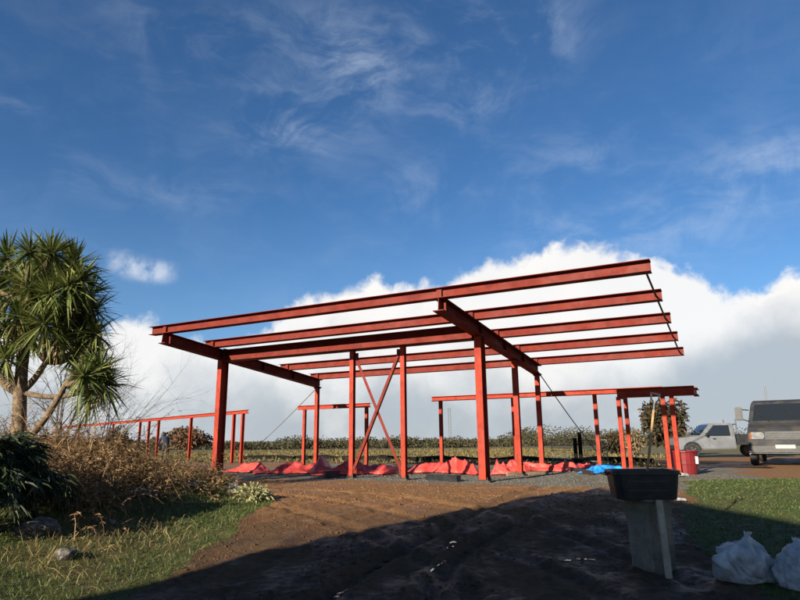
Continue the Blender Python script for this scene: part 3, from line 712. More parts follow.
# bare trees behind the palm
TWIG = mat('grey_twig', (.060,.050,.042), (.11,.09,.075), scale=10, rough=.9)
def grow(mb, p, d, L, r, lev, up=.10):
    n = 4; pts_ = [p]; q = Vector(p); dd = Vector(d).normalized(); rs_ = [r]
    for i in range(n):
        q = q+dd*(L/n); dd = (dd+Vector((random.gauss(0,.10), random.gauss(0,.10), random.gauss(up*.4,.07)))).normalized(); pts_.append(tuple(q)); rs_.append(r*(1-.62*(i+1)/n))
        if lev > 0 and i >= 1:
            for _ in range(2 if lev > 1 else 2):
                e = (dd+Vector((random.gauss(0,.55), random.gauss(0,.45), random.gauss(.05,.4)))).normalized(); grow(mb, tuple(q), e, L*random.uniform(.42,.62), rs_[-1]*.62, lev-1, up)
    mb.tube(pts_, rs_, 5 if lev > 1 else 4, cap=False)
def bare_tree(px, Y, stems, label):
    b = atY(px, 445, Y); z = hz(b[0], Y); o = thing('bare_tree', (b[0], Y, z), label, 'tree')
    for (tx, ty, r) in stems:
        e = atY(tx, ty, Y+random.uniform(-.6,.6))-np.array([b[0], Y, z]); mb = MB(); L = np.linalg.norm(e); grow(mb, (random.uniform(-.12,.12), random.uniform(-.12,.12), -.05), e, L*.9, r, 3, .02); mb.build('stem', TWIG, o)
bare_tree(96, 15.5, [(158,396,.016),(138,396,.018),(120,394,.02),(104,388,.02)], 'leafless tree with thin branches leaning right beside the palm')
bare_tree(58, 15.0, [(60,378,.04),(84,372,.04),(100,385,.035),(42,380,.04),(72,395,.03)], 'leafless twiggy tree directly behind the palm trunk')

# pale leafy plant and rocks on the bank
PALEL = mat('pale_leaf', (.22,.21,.09), (.34,.32,.16), rough=.6, island=1, c3=(.12,.13,.04), trans=.2)
def clump(name, px, py, r, n, L, w, mt, label, cat, flat=.8):
    p = atZ(px, py, .55); z = hz(p[0], p[1]); o = thing(name, (p[0], p[1], z), label, cat)
    d = sph(n); d[:, 2] = np.abs(d[:, 2])*flat+.1; d = unit(d); B = d*r*RNG.uniform(.3, 1, (n, 1))*np.array([1, 1, flat]); leafmesh('foliage', [blades(B, d+RNG.normal(0, .5, (n, 3)), RNG.uniform(.6, 1.3, n)*L, w, .5)], mt, o)
    mb = MB()
    for i in range(8): a = i*.8; mb.tube([(0,0,-.02), (math.cos(a)*r*.35, math.sin(a)*r*.35, r*.5)], [.008,.004], 4)
    mb.build('stem', TWIG, o); return o
clump('pale_shrub', 252, 499, .36, 650, .13, .030, PALEL, 'pale yellow leafy shrub at the end of the grass bank', 'shrub')
clump('pale_shrub', 196, 494, .24, 260, .11, .026, PALEL, 'small pale leafy shrub among brown bracken left of the mud', 'shrub')
ROCK = mat('lichen_rock', (.028,.025,.021), (.06,.052,.043), scale=7, rough=.9, bump=.6, bscale=18, c3=(.17,.155,.13), s3=22)
def rock(px, py, zg, dims, label, seed):
    p = atZ(px, py, zg); z = hz(p[0], p[1]); bm = bmesh.new(); bmesh.ops.create_icosphere(bm, subdivisions=4, radius=1)
    for v in bm.verts:
        c = v.co.normalized(); nn = fbm(np.array([c.x*1.3+seed+c.z*.9]), np.array([c.y*1.3-seed+c.z*.7]), 4)[0]
        nf = math.floor((c.x*.8+c.z*.5+seed)*2.2)*.05
        v.co = Vector((c.x*dims[0], c.y*dims[1], c.z*dims[2]))*(1+nn*.55+nf*.3)
    me = bpy.data.meshes.new('rock'); bm.to_mesh(me); bm.free(); me.materials.append(ROCK); me.polygons.foreach_set('use_smooth', [True]*len(me.polygons))
    o = link('rock', me); o.location = (p[0], p[1], z+dims[2]*.25); o.rotation_euler = (0, 0, seed); return tag(o, label, 'rock', 'rocks on the grass bank')
rock(36, 548, .30, (.25,.18,.13), 'large speckled rock low on the left grass bank', 1.)
rock(66, 556, .30, (.11,.10,.08), 'small dark rock against the right side of the large speckled rock', 2.3)
rock(142, 508, .50, (.21,.17,.11), 'rounded grey rock in the middle of the grass bank', 3.1)
rock(190, 497, .55, (.20,.16,.13), 'pale rock in front of the small pale shrub', 4.4)
rock(234, 494, .55, (.14,.12,.17), 'upright dark rock left of the pale yellow shrub', 5.2)
rock(108, 534, .35, (.07,.06,.05), 'fist sized pale stone in the dry grass of the bank', 6.7)

# far wood and shrubs
FARL = mat('far_scrub', (.018,.022,.009), (.036,.036,.014), rough=.9, island=1, c3=(.070,.050,.022))
parts = []
for i in range(420):
    x = RNG.uniform(-260, 300); y = 168+RNG.uniform(0, 45)+.05*abs(x); hh = RNG.uniform(2.6, 4.8)*(1.15+.9*fbm(np.array([x*.02]), np.array([4.]), 3)[0]); w = hh*RNG.uniform(.9, 1.7)
    m_ = 420; d = sph(m_); d[:, 2] = np.abs(d[:, 2]); q = d*np.array([w, w*.7, hh])*RNG.uniform(.45, 1, (m_, 1)); q += np.array([x, y, hz(x, y)-.2])
    parts.append(blades(q, sph(m_)+np.array([0, 0, .3]), RNG.uniform(.3, .65, m_), RNG.uniform(.25, .5, m_), .1))
o = leafmesh('far_scrub', parts, FARL); tag(o, 'dark line of distant scrub along the horizon', 'wood', kind='stuff')
def bush(name, px, pytop, Y, wpx, mt, label, cat, n=2600, leaf=.16, trunk=True, clumps=16):
    b = atY(px, 440, Y); z = hz(b[0], Y); top = atY(px, pytop, Y)[2]-z; w = wpx/FPX*Y/2
    o = thing(name, (b[0], Y, z), label, cat); cs = sph(clumps)*RNG.uniform(.35, .95, (clumps, 1))*np.array([w*.8, w*.7, top*.36])+np.array([0, 0, top*.56])
    i = RNG.integers(0, clumps, n); d = sph(n); q = cs[i]+d*np.array([w*.42, w*.42, top*.22])*RNG.random((n, 1))**.4
    leafmesh('crown', [blades(q, d+RNG.normal(0, .7, (n, 3)), RNG.uniform(.6, 1.4, n)*leaf, leaf*.55, .3)], mt, o)
    mb = MB()
    mb.tube([(0,0,-.1), (.03,0,top*.3), (0,.02,top*.6)], [w*.09+.03, w*.07+.02, .02], 7)
    for k in range(6): mb.tube([(0,0,top*.25), tuple(cs[k]*.6+np.array([0,0,top*.15])), tuple(cs[k])], [.05,.035,.015], 5)
    mb.build('trunk', BARK, o); return o
AUT = mat('autumn_leaf', (.010,.015,.005), (.026,.024,.008), rough=.8, island=1, c3=(.075,.034,.013), trans=.1)
TAN = mat('tan_leaf', (.12,.085,.045), (.20,.15,.085), rough=.8, island=1, c3=(.08,.07,.03), trans=.1)
RUST = mat('rust_leaf', (.06,.028,.014), (.11,.05,.024), rough=.8, island=1, c3=(.05,.045,.018), trans=.1)
bush('dark_tree', 669, 399, 33, 48, AUT, 'dense dark rust tinted tree behind the broad low red beam', 'tree', 4200, .2)
bush('tan_shrub', 632, 430, 35, 26, TAN, 'tan leafless looking shrub left of the dark tree', 'shrub', 1500, .16)
bush('olive_shrub', 612, 432, 37, 30, AUT, 'low olive shrub behind the mesh fence end', 'shrub', 1300, .16)
bush('rust_shrub', 188, 427, 62, 62, RUST, 'broad rust brown shrub beyond the long low beam', 'shrub', 3000, .3)
bush('olive_shrub', 118, 428, 40, 30, AUT, 'small green shrub behind the bracken at the long low beam', 'shrub', 1200, .18)

# ------------------------------------------------------------------ mesh fence and mast behind the plot
GALV = mat('dull_green_wire', (.10,.115,.095), (.15,.165,.14), scale=8, rough=.7)
def panel(px0, px1, pyt, pyb, Y, label):
    p0, p1 = atY(px0, pyb, Y), atY(px1, pyb, Y); g = hz(p0[0], p0[1]); top = atY(px0, pyt, Y)[2]-g; w = p1[0]-p0[0]
    o = thing('mesh_fence_panel', (p0[0], Y, g), label, 'fence panel', 'mesh fence panels behind the plot')
    mb = MB(); mb.tube([(0,0,0),(0,0,top),(w,0,top),(w,0,0)], .022, 6); mb.tube([(0,0,.08),(w,0,.08)], .018, 6); mb.build('frame', GALV, o)
    mb = MB(); nv = int(w/.055)
    for i in range(1, nv): mb.tube([(w*i/nv,0,.08),(w*i/nv,0,top)], .006, 3, cap=False)
    for i in range(1, 9): mb.tube([(0,.012,top*i/9),(w,.012,top*i/9)], .006, 3, cap=False)
    mb.build('wire_mesh', GALV, o)
panel(553, 576, 440, 463, 25.2, 'mesh fence panel left of the two dark fence posts')
panel(583, 608, 440, 462, 25.4, 'mesh fence panel right of the two dark fence posts')
for px, top, lb in [(575.5,439,'shorter dark fence post at the edge of the left mesh panel'),(580.5,433,'taller dark fence post between the mesh panels')]:
    p = atY(px, 450, 25.0); g = hz(p[0], 25.0); zt = atY(px, top, 25.0)[2]-g
    o = thing('fence_post', (p[0], 25.0, g), lb, 'post'); MB().box((0,0,zt/2-.1), (.13,.13,zt+.2)).build('shaft', BLACKMEM, o, bevel=.01); MB().box((0,0,zt+.02), (.16,.16,.04), taper=.7).build('cap', BLACKMEM, o)
MAST = mat('haze_grey_mast', (.10,.115,.13), (.13,.145,.16), scale=2, rough=.7)  # the haze of distance is put into this grey
p = atY(450, 437, 300); zb = hz(p[0], 300); H = atY(450, 408, 300)[2]-zb; mo = thing('lattice_mast', (p[0], 300, zb), 'faint pale lattice mast on the horizon left of the centre column', 'mast')
mb = MB(); w0, w1 = .62, .5
for sx in (-1,1):
    for sy in (-1,1): mb.tube([(sx*w0,sy*w0,0),(sx*w1,sy*w1,H)], .14, 5)
mb.build('leg', MAST, mo); mb = MB()
for k in range(12):
    za, zb2 = H*k/12, H*(k+1)/12
    for s_ in (-1,1): mb.tube([(-w0,s_*w0,za),(w0,s_*w0,zb2)], .07, 4); mb.tube([(s_*w0,-w0,zb2),(s_*w0,w0,za)], .07, 4)
mb.build('lattice', MAST, mo)

# ------------------------------------------------------------------ foreground: pillar, tub, spade, lit face strip, bags
PILL = mat('old_concrete', (.13,.11,.085), (.22,.19,.15), scale=6, rough=.95, bump=.7, bscale=22, c3=(.10,.10,.065), s3=3)
pc = atZ(655, 578, .02); px_, py_ = pc[0], pc[1]; pz = hz(px_, py_)-.03
yaw = R_(28)
pil = thing('gate_pillar', (px_, py_, pz), 'short square concrete pillar holding up the black tub', 'pillar', rz=yaw)
PT = .80
bm = bmesh.new(); bmesh.ops.create_cube(bm, size=1)
for v in bm.verts: k = 1. if v.co.z > 0 else .9; v.co = Vector((v.co.x*.38*k, v.co.y*.34*k, (v.co.z+.5)*PT))
bmesh.ops.subdivide_edges(bm, edges=bm.edges[:], cuts=9, use_grid_fill=True)
for v in bm.verts:
    if v.co.z < PT-.02:
        a = v.co; nn = fbm(np.array([a.x*6+a.z*3]), np.array([a.y*6+a.z*4.1]), 3)[0]; v.co += Vector((a.x, a.y, 0)).normalized()*nn*.022
me = bpy.data.meshes.new('shaft'); bm.to_mesh(me); bm.free(); me.materials.append(PILL); link('shaft', me, pil)
MB().box((0,0,PT+.012), (.44,.40,.03)).build('cap_slab', PILL, pil, bevel=.008)
ZT = pz+PT+.028
# tub: open tapered trough with a rolled rim
def tub(w, d, h, wall=.022, taper=.88, n=6, rad=.10):
    def ring(w, d, z, r):
        o = []
        for (sx, sy, a0) in ((1,1,0),(-1,1,90),(-1,-1,180),(1,-1,270)):
            for k in range(n+1): a = R_(a0+90*k/n); o.append((sx*(w/2-r)+r*math.cos(a), sy*(d/2-r)+r*math.sin(a), z))
        return o
    rings = [ring(w*taper, d*taper, 0, rad), ring(w*(taper+.06), d*(taper+.06), h*.5, rad), ring(w*.975, d*.975, h-.05, rad), ring(w*1.02, d*1.02, h-.045, rad), ring(w*1.02, d*1.02, h-.004, rad), ring(w, d, h, rad), ring(w-2*wall, d-2*wall, h-.002, rad*.8), ring(w*taper-2*wall, d*taper-2*wall, .03, rad*.8)]
    mb = MB(); m_ = len(rings[0]); mb.v = [p for r in rings for p in r]
    for i in range(len(rings)-1):
        for k in range(m_): mb.f.append((i*m_+k, i*m_+(k+1) % m_, (i+1)*m_+(k+1) % m_, (i+1)*m_+k)); mb.mi.append(0)
    mb.f += [tuple(range(m_-1, -1, -1)), tuple(range((len(rings)-1)*m_, len(rings)*m_))]; mb.mi += [0, 0]
    return mb
tb = thing('black_tub', (px_-.05, py_-.02, ZT), 'black plastic tub standing on the concrete pillar', 'tub', rz=R_(-6))
TW, TDp, THt = .76, .50, .32
tub(TW, TDp, THt).build('shell', BLACKPL, tb)
for sx in (-1, 1):
    mb = MB(); x = sx*(TW/2+.012); mb.tube([(x,-.09,THt-.03),(x+sx*.03,-.07,THt-.05),(x+sx*.03,.07,THt-.05),(x,.09,THt-.03)], .013, 6); mb.build('handle', BLACKPL, tb)
for zz in (.10, .20):
    MB().box((0,-TDp/2*(.90+.2*zz)-.002,zz), (TW*.6,.02,.018)).build('rib', BLACKPL, tb)
SOIL = mat('dark_soil', (.02,.014,.010), (.045,.03,.02), scale=14, rough=.95, bump=.8)
mb = MB(); mb.box((0,0,.15), (TW*.86,TDp*.82,.16)); mb.build('soil_fill', SOIL, tb, bevel=.02)
# spade standing in the tub
SHAFT = mat('ash_handle', (.30,.17,.075), (.42,.26,.12), scale=9, rough=.6)
g0 = Vector(atY(647, 474, py_-.02)); g1 = Vector(atY(654.5, 402, py_+.05)); dirn = (g1-g0).normalized()
b0_ = g0-dirn*.12
sd = thing('spade', b0_, 'long wooden spade handle with dark grip standing in the black tub', 'spade')
mb = MB(); mb.tube([Vector((0,0,0))-dirn*.02, g1-b0_], [.017,.015], 8); mb.build('shaft', SHAFT, sd, smooth=True)
q = g1-b0_; sidev = Vector((1,0,0)); sidev = (sidev-dirn*sidev.dot(dirn)).normalized()
mb = MB(); mb.tube([q-dirn*.02, q+dirn*.03-sidev*.045, q+dirn*.10-sidev*.05], .011, 6); mb.tube([q-dirn*.02, q+dirn*.03+sidev*.045, q+dirn*.10+sidev*.05], .011, 6); mb.tube([q+dirn*.10-sidev*.06, q+dirn*.10+sidev*.06], .014, 8); mb.build('grip', BLACKPL, sd)
mb = MB(); mb.tube([q-dirn*.10, q-dirn*.01], .021, 8); mb.build('grip_socket', BLACKPL, sd)
# pale strip standing in for the lit face of the pillar
LITFACE = mat('lit_face_pale', (.26,.22,.16), (.36,.32,.25), scale=6, rough=.8, bump=.2)
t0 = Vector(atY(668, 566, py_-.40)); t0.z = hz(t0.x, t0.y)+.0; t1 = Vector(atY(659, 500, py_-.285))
c = t0.copy(); mb = MB(); mb.prism([(-.045,-.011),(.045,-.011),(.045,.011),(-.045,.011)], Vector((0,0,0)), t1-c, up=(.5,-1,.2)); o = mb.build('lit_face_strip', LITFACE, bevel=.003); o.location = c; tag(o, 'narrow pale strip standing in for the lit face of the concrete pillar', 'lit face strip')
# scraps beside the pillar
for (px, py, d, lb) in [(683,514,(.20,.08,.04),'small white offcut lying on the shaded lawn beside the pillar'),(684,487,(.26,.20,.07),'flat pale stone on the lawn behind the black tub')]:
    p = atZ(px, py, .3); o = MB().box((0,0,d[2]/2), d, taper=.85).build('white_offcut' if d[0] == .2 else 'flat_stone', CONC if d[0] > .2 else mat('white_scrap', (.6,.6,.6), (.7,.7,.7), rough=.5), bevel=.012); o.location = (p[0], p[1], hz(p[0], p[1])+.03); o.rotation_euler = (.05,.1,.5); tag(o, lb, 'offcut' if d[0] == .2 else 'stone')
# plastic rubble bags
BAG = mat('white_plastic_bag', (.34,.345,.35), (.58,.585,.59), scale=4, rough=.28, trans=.25, bump=1.0, bscale=9)
def bag(px, py, dims, seed, label, rz=0.):
    p = atZ(px, py, .1); g = hz(p[0], p[1]); bm = bmesh.new(); bmesh.ops.create_icosphere(bm, subdivisions=5, radius=1)
    co = np.array([v.co[:] for v in bm.verts]); x, y, z = co.T
    rs2 = np.random.default_rng(int(seed*10)); d = .20*fbm(x*1.2+seed, y*1.2+z, 2)
    for _ in range(70):                                       # creases between flat facets of film
        nv = rs2.normal(size=3); nv /= np.linalg.norm(nv); c0 = rs2.normal(size=3); c0 /= np.linalg.norm(c0)
        tt = co @ nv-rs2.uniform(-.5, .5); ext = np.exp(-((1-co @ c0)/rs2.uniform(.25, .7))**2)
        d = d+rs2.choice([-1, 1], p=[.65, .35])*rs2.uniform(.04, .13)*np.exp(-np.abs(tt)/rs2.uniform(.03, .10))*ext
    rr = .72+d; q = co*rr[:, None]; q[:, 2] = np.where(q[:, 2] < -.42, -.42+(q[:, 2]+.42)*.12, q[:, 2])
    neck = np.clip(z-.72, 0, 1)*2.5; ang = seed
    q = q*np.array(dims)
    q[:, 2] -= q[:, 2].min()
    for v, w in zip(bm.verts, q): v.co = w
    me = bpy.data.meshes.new('bag_body'); bm.to_mesh(me); bm.free(); me.materials.append(BAG); me.polygons.foreach_set('use_smooth', [True]*len(me.polygons))
    o = thing('rubble_bag', (p[0], p[1], g-.015), label, 'bag', 'plastic bags on the ground', rz); link('bag_body', me, o)
    top = q[np.argmax(q[:, 2])]; n_ = 12; mb = MB()           # gathered neck
    for k in range(n_):
        a = 2*math.pi*k/n_; r2 = .035+.015*math.sin(3*a+seed); mb.v += [(top[0]+.02*math.cos(a), top[1]+.02*math.sin(a), top[2]-.03), (top[0]+r2*math.cos(a)+.03, top[1]+r2*math.sin(a), top[2]+.025+.012*math.sin(5*a))]
    for k in range(n_): k2 = (k+1) % n_; mb.f.append((2*k, 2*k2, 2*k2+1, 2*k+1)); mb.mi.append(0)
    mb.build('gathered_neck', BAG, o)
bag(745, 579, (.42,.34,.40), 3.3, 'large crumpled white plastic bag on the shaded ground', .3)
bag(802, 585, (.33,.30,.36), 8.1, 'crumpled white plastic bag cut by the right picture edge', 1.1)
# red bin
REDB = mat('dark_red_plastic', (.11,.008,.010), (.15,.012,.013), scale=4, rough=.45)
p = atZ(686, 474, GZ); rb = thing('red_bin', (p[0], p[1], hz(p[0], p[1])), 'dark red bin standing behind the black tub', 'bin')
BW = 24/FPX*p[1]; mb = MB(); prof = [(.40,0),(.43,.25),(.47,.6),(.50,.62),(.50,.66),(.46,.66),(.44,.3),(.38,.04)]; n_ = 20
for r, z in prof: mb.v += [(r*BW*1.08*math.cos(2*math.pi*k/n_), r*BW*1.08*math.sin(2*math.pi*k/n_), z) for k in range(n_)]
for i in range(len(prof)-1):
    for k in range(n_): mb.f.append((i*n_+k, i*n_+(k+1) % n_, (i+1)*n_+(k+1) % n_, (i+1)*n_+k)); mb.mi.append(0)
mb.f += [tuple(range(n_-1, -1, -1)), tuple(range((len(prof)-1)*n_, len(prof)*n_))]; mb.mi += [0, 0]
mb.build('shell', REDB, rb, smooth=False)
mb = MB(); mb.box((.19*BW*1.6, -.42*BW, .40), (.10,.014,.2), Matrix.Rotation(R_(28),3,'Z')); mb.build('white_glint', mat('glint_white', (.7,.7,.7), (.75,.75,.75), rough=.5), rb)  # white patch put on as the glint of the bin

# ------------------------------------------------------------------ vehicles
def wheel(parent, x, y, r, w, rimmat):
    wo = MB(); pr = [(-w/2,r*.62),(-w/2,r*.93),(-w*.32,r),(w*.32,r),(w/2,r*.93),(w/2,r*.62)]; n_ = 28
    for (dx, rr) in pr: wo.v += [(x+dx, y+rr*math.cos(2*math.pi*k/n_), r+rr*math.sin(2*math.pi*k/n_)) for k in range(n_)]
    for i in range(len(pr)-1):
        for k in range(n_): wo.f.append((i*n_+k, i*n_+(k+1) % n_, (i+1)*n_+(k+1) % n_, (i+1)*n_+k)); wo.mi.append(0)
    ty = wo.build('wheel', RUBBER, parent)
    sg = 1 if x > 0 else -1; mb = MB(); mb.tube([(x-sg*w*.3,y,r),(x+sg*w*.34,y,r)], r*.62, 20); mb.tube([(x+sg*w*.3,y,r),(x+sg*w*.45,y,r)], r*.2, 12)
    for k in range(5):
        a = 2*math.pi*k/5; mb.box((x+sg*w*.36, y+r*.4*math.cos(a), r+r*.4*math.sin(a)), (.03,.07,.07))
    mb.build('rim', rimmat, ty)
def arch(x0, x1, y, z, r, n_=14):
    mb = MB(); pr = [(y+r*math.cos(math.pi*k/n_), z+r*math.sin(math.pi*k/n_)) for k in range(n_+1)]; m_ = len(pr)
    mb.v = [(x0, a, b) for a, b in pr]+[(x1, a, b) for a, b in pr]; mb.f = [tuple(range(m_)), tuple(range(2*m_-1, m_-1, -1))]+[(k, m_+k, m_+(k+1) % m_, (k+1) % m_) for k in range(m_)]; mb.mi = [0]*len(mb.f); return mb
def extrude_profile(prof, hw):
    """side profile (y, z) given a half width for each height"""
    n_ = len(prof); mb = MB(); mb.v = [(-hw(z), y, z) for y, z in prof]+[(hw(z), y, z) for y, z in prof]
    mb.f = [tuple(range(n_)), tuple(range(2*n_-1, n_-1, -1))]+[(k, n_+k, n_+(k+1) % n_, (k+1) % n_) for k in range(n_)]; mb.mi = [0]*len(mb.f); return mb
def quadpanel(c4_, th, nrm):
    mb = MB(); nn = Vector(nrm).normalized()*th; a = [Vector(q) for q in c4_]; b = [q+nn for q in a]
    return mb.add(a+b, [(0,3,2,1),(4,5,6,7),(0,1,5,4),(1,2,6,5),(2,3,7,6),(3,0,4,7)])
CHROME = mat('dull_silver', (.06,.063,.07), (.09,.093,.10), scale=6, rough=.55, metal=0., spec=.2)
PAINT = mat('shade_darkened_paint', (.020,.022,.026), (.032,.034,.038), scale=1.2, rough=.5, rough2=.65, c3=(.045,.04,.033), s3=2.5, spec=.12)  # shade over the truck is put into its paint colour
SILV = mat('silver_paint', (.11,.117,.128), (.14,.147,.158), scale=1.2, rough=.35, rough2=.5, c3=(.10,.103,.108), s3=2., spec=.2)
LAMP = mat('lamp_glass', (.12,.125,.13), (.2,.2,.2), rough=.12, spec=.7); AMBER = mat('amber_lens', (.16,.05,.01), (.2,.06,.01), rough=.2)
PLATE = mat('pale_plate', (.22,.22,.21), (.26,.26,.25), rough=.4)
VG = glass('vehicle_glass', (.012,.015,.018)); TRIM = BLACKPL
# light truck, front towards the camera
tp = atY(788, 440, 23.4); tg = hz(tp[0], 23.4); tr = thing('truck', (tp[0], 23.4, tg), 'light truck in shade-darkened grey facing the camera at the right edge', 'truck', rz=R_(146)); tr.scale = (1.12,1.08,1.08)
hw = lambda z: .98 if z < 1.15 else .98-(z-1.15)*.15
prof = [(.0,.42),(.0,2.02),(.12,2.10),(1.0,2.12),(1.18,2.06),(1.72,1.36),(2.22,1.20),(2.34,1.05),(2.38,.72),(2.40,.42),(2.2,.34)]
extrude_profile(prof, hw).build('cab', PAINT, tr, bevel=.035)
quadpanel([(-.75,1.24,1.97),(.75,1.24,1.97),(.84,1.66,1.425),(-.84,1.66,1.425)], .02, (0,.8,.6)).build('windscreen', VG, tr)
for sx in (-1, 1):
    quadpanel([(sx*.868,.25,2.0),(sx*.862,1.02,2.0),(sx*.958,1.55,1.36),(sx*.958,.25,1.36)], .02*sx, (1,0,0)).build('side_window', VG, tr)
    dr = quadpanel([(sx*.985,.18,1.33),(sx*.985,1.5,1.33),(sx*.985,1.5,.55),(sx*.985,.18,.55)], .012*sx, (1,0,0)).build('door', PAINT, tr)
    MB().box((sx*1.005,.35,1.16), (.03,.16,.035)).build('handle', TRIM, dr)
    hl = MB().box((sx*.72,2.345,.93), (.38,.09,.24)).build('headlight', LAMP, tr, bevel=.03)
    MB().box((sx*.90,2.35,.93), (.06,.10,.20)).build('indicator', AMBER, hl)
    mb = MB(); mb.tube([(sx*.95,1.42,1.42),(sx*1.16,1.48,1.50)], .018, 6); mb.tube([(sx*.94,1.25,1.80),(sx*1.16,1.46,1.82)], .018, 6); ar = mb.build('mirror_arm', TRIM, tr)
    mb = MB(); mb.box((sx*1.22,1.48,1.68), (.22,.10,.46)); mi_ = mb.build('mirror', TRIM, tr, bevel=.03)
    MB().box((sx*1.22,1.425,1.68), (.17,.012,.38)).build('mirror_glass', LAMP, mi_)
    arch(sx*.70, sx*.987, 1.9, .36, .44).build('wheel_arch', TRIM, tr)
    wheel(tr, sx*.90, 1.9, .35, .21, CHROME); wheel(tr, sx*.90, -1.5, .35, .21, CHROME)
MB().box((0,2.37,.94), (1.0,.05,.26)).build('grille', TRIM, tr, bevel=.01)
for k in range(4): MB().box((0,2.40,.85+k*.06), (.96,.03,.020)).build('grille_bar', CHROME, tr)
bp = MB().box((0,2.37,.50), (1.98,.16,.24)).build('bumper', TRIM, tr, bevel=.04)
MB().box((0,2.462,.60), (.52,.012,.115)).build('number_plate', PLATE, tr)
for sx in (-.5,.35): mb = MB(); mb.tube([(sx,1.73,1.39),(sx+.42,1.47,1.74)], .012, 5); mb.build('wiper', TRIM, tr)
mb = MB(); mb.tube([(.42,.95,2.10),(.40,.90,2.62)], .02, 6); mb.build('aerial', TRIM, tr)
mb = MB(); mb.box((0,-1.2,.60), (.9,3.0,.16)); mb.build('chassis', TRIM, tr)
mb = MB(); mb.box((0,-1.35,.86), (2.06,2.5,.08)); bd = mb.build('bed', TRIM, tr)
for sx in (-1,1): MB().box((sx*1.02,-1.35,1.08), (.05,2.5,.38)).build('drop_side', PAINT, bd)
MB().box((0,-.08,1.35), (2.0,.05,.95)).build('headboard', TRIM, bd); MB().box((0,-2.6,1.08), (2.0,.05,.38)).build('tailgate', PAINT, bd)
# silver pickup seen from its side, facing left
fp = atY(676, 440, 31.0); pg = hz(fp[0]+2.5, 31.3); pk = thing('pickup_truck', (fp[0]+2.5, 31.4, pg), 'silver pickup facing left with a dark open bed', 'pickup', rz=R_(90-8))
hw2 = lambda z: .88 if z < 1.0 else .88-(z-1.0)*.22
prof = [(-.35,.42),(-.35,1.60),(-.2,1.66),(.62,1.66),(.80,1.60),(1.32,1.05),(2.30,.96),(2.48,.82),(2.52,.5),(2.45,.38)]
extrude_profile(prof, hw2).build('cab', SILV, pk, bevel=.04)
quadpanel([(-.69,.80,1.58),(.69,.80,1.58),(.80,1.28,1.08),(-.80,1.28,1.08)], .02, (0,.7,.7)).build('windscreen', VG, pk)
for sx in (-1,1):
    quadpanel([(sx*.752,-.1,1.56),(sx*.752,.60,1.56),(sx*.862,1.08,1.07),(sx*.862,-.1,1.07)], .018*sx, (1,0,0)).build('side_window', VG, pk)
    MB().box((sx*.89,.66,.92), (.03,.14,.03)).build('door_handle', TRIM, pk)
    MB().box((sx*.98,1.02,1.12), (.18,.10,.16)).build('mirror', TRIM, pk, bevel=.03)
    MB().box((sx*.66,2.46,.78), (.34,.08,.18)).build('headlight', LAMP, pk, bevel=.02)
    arch(sx*.60, sx*.887, 1.72, .36, .43).build('wheel_arch', TRIM, pk)
    wheel(pk, sx*.81, 1.72, .35, .2, CHROME); wheel(pk, sx*.81, -1.45, .35, .2, CHROME)
MB().box((0,2.50,.52), (1.7,.12,.2)).build('bumper', TRIM, pk, bevel=.03)
bd = MB().box((0,-1.5,.66), (1.72,2.25,.10)).build('bed', TRIM, pk)
for sx in (-1,1): MB().box((sx*.84,-1.5,.92), (.05,2.25,.42)).build('bed_side', TRIM, bd)
MB().box((0,-2.6,.92), (1.62,.05,.42)).build('tailgate', TRIM, bd)
mb = MB()
for sx in (-.8,.8): mb.tube([(sx,-.45,.8),(sx,-.45,1.86)], .03, 6)
mb.tube([(-.8,-.45,1.6),(.8,-.45,1.6)], .03, 6); mb.build('load_frame', CHROME, pk)

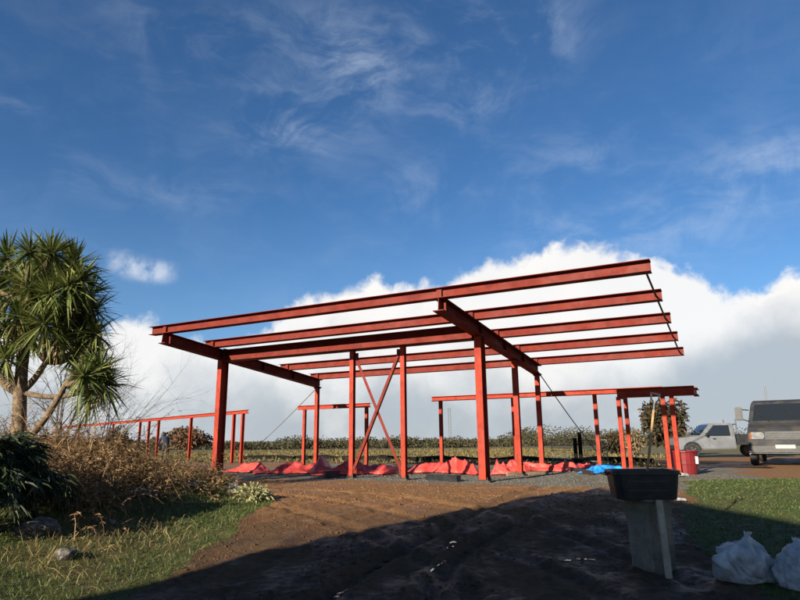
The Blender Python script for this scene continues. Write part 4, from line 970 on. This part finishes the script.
# ------------------------------------------------------------------ a person stooping by the long low frame
def person(loc, rz, label):
    V = [(0,0,.82),(.0,.10,.98),(.0,.26,1.14),(.0,.40,1.22),(.0,.50,1.27),(.0,.58,1.33)]      # pelvis, waist, chest, shoulders, neck, head
    Rr = [(.15,.13),(.145,.12),(.16,.13),(.15,.11),(.055,.055),(.10,.11)]
    E_ = [(0,1),(1,2),(2,3),(3,4),(4,5)]
    def addv(p, r): V.append(p); Rr.append(r); return len(V)-1
    for s in (-1, 1):
        h = addv((s*.10,0,.76),(.10,.10)); k = addv((s*.13,.14,.46),(.07,.07)); a = addv((s*.13,.0,.10),(.048,.048)); f = addv((s*.14,.16,.045),(.045,.035))
        E_.extend([(0,h),(h,k),(k,a),(a,f)])
        sh = addv((s*.20,.40,1.19),(.065,.065)); el = addv((s*.25,.50,.93),(.05,.05)); wr = addv((s*.18,.66,.76),(.034,.034)); hd = addv((s*.16,.72,.70),(.035,.025))
        E_.extend([(3,sh),(sh,el),(el,wr),(wr,hd)])
        for q in range(5):
            fx = (q-2)*.018; ft = addv((s*.16+fx, .78 if q not in (0,) else .75, .63+abs(q-2)*.008),(.009,.009)); E_.append((hd,ft))
    me = bpy.data.meshes.new('skeleton'); me.from_pydata(V, E_, []); o = bpy.data.objects.new('body', me); COL.objects.link(o)
    o.modifiers.new('Skin', 'SKIN'); 
    for i, r in enumerate(Rr): me.skin_vertices[0].data[i].radius = r; me.skin_vertices[0].data[i].use_root = (i == 0)
    sb_ = o.modifiers.new('Sub', 'SUBSURF'); sb_.levels = 2; sb_.render_levels = 2
    dg = bpy.context.evaluated_depsgraph_get(); dg.update(); m2 = bpy.data.meshes.new_from_object(o.evaluated_get(dg)); bpy.data.objects.remove(o)
    m2.name = 'body'; m2.materials.clear()
    for mt in (mat('navy_jacket', (.012,.016,.032), (.02,.026,.05), scale=12, rough=.85), mat('dark_trousers', (.018,.018,.02), (.03,.03,.032), scale=12, rough=.9), mat('skin', (.42,.26,.19), (.48,.31,.23), scale=12, rough=.6), BLACKPL): m2.materials.append(mt)
    for pgn in m2.polygons:
        c = pgn.center; k = 0
        if c.z < .10: k = 3
        elif c.z < .86 and c.y < .45 : k = 1
        if c.y > .64 and c.z < .80: k = 2
        if c.y > .50 and c.z > 1.26: k = 2
        pgn.material_index = k; pgn.use_smooth = True
    root = thing('person', loc, label, 'person', rz=rz); link('body', m2, root)
    HAIR = mat('dark_hair', (.012,.009,.007), (.02,.015,.012), scale=30, rough=.7); bm = bmesh.new(); bmesh.ops.create_icosphere(bm, subdivisions=3, radius=.118)
    for v in list(bm.verts):
        if v.co.z < -.02 and v.co.y > -.05: bm.verts.remove(v)
    me = bpy.data.meshes.new('hair'); bm.to_mesh(me); bm.free(); me.materials.append(HAIR); h = link('hair', me, root); h.location = (0,.57,1.37)
pp = atY(165, 460, 31.5); person((pp[0], 31.5, hz(pp[0], 31.5)+.02), R_(35), 'person in dark navy clothing stooping beside the long low beam')
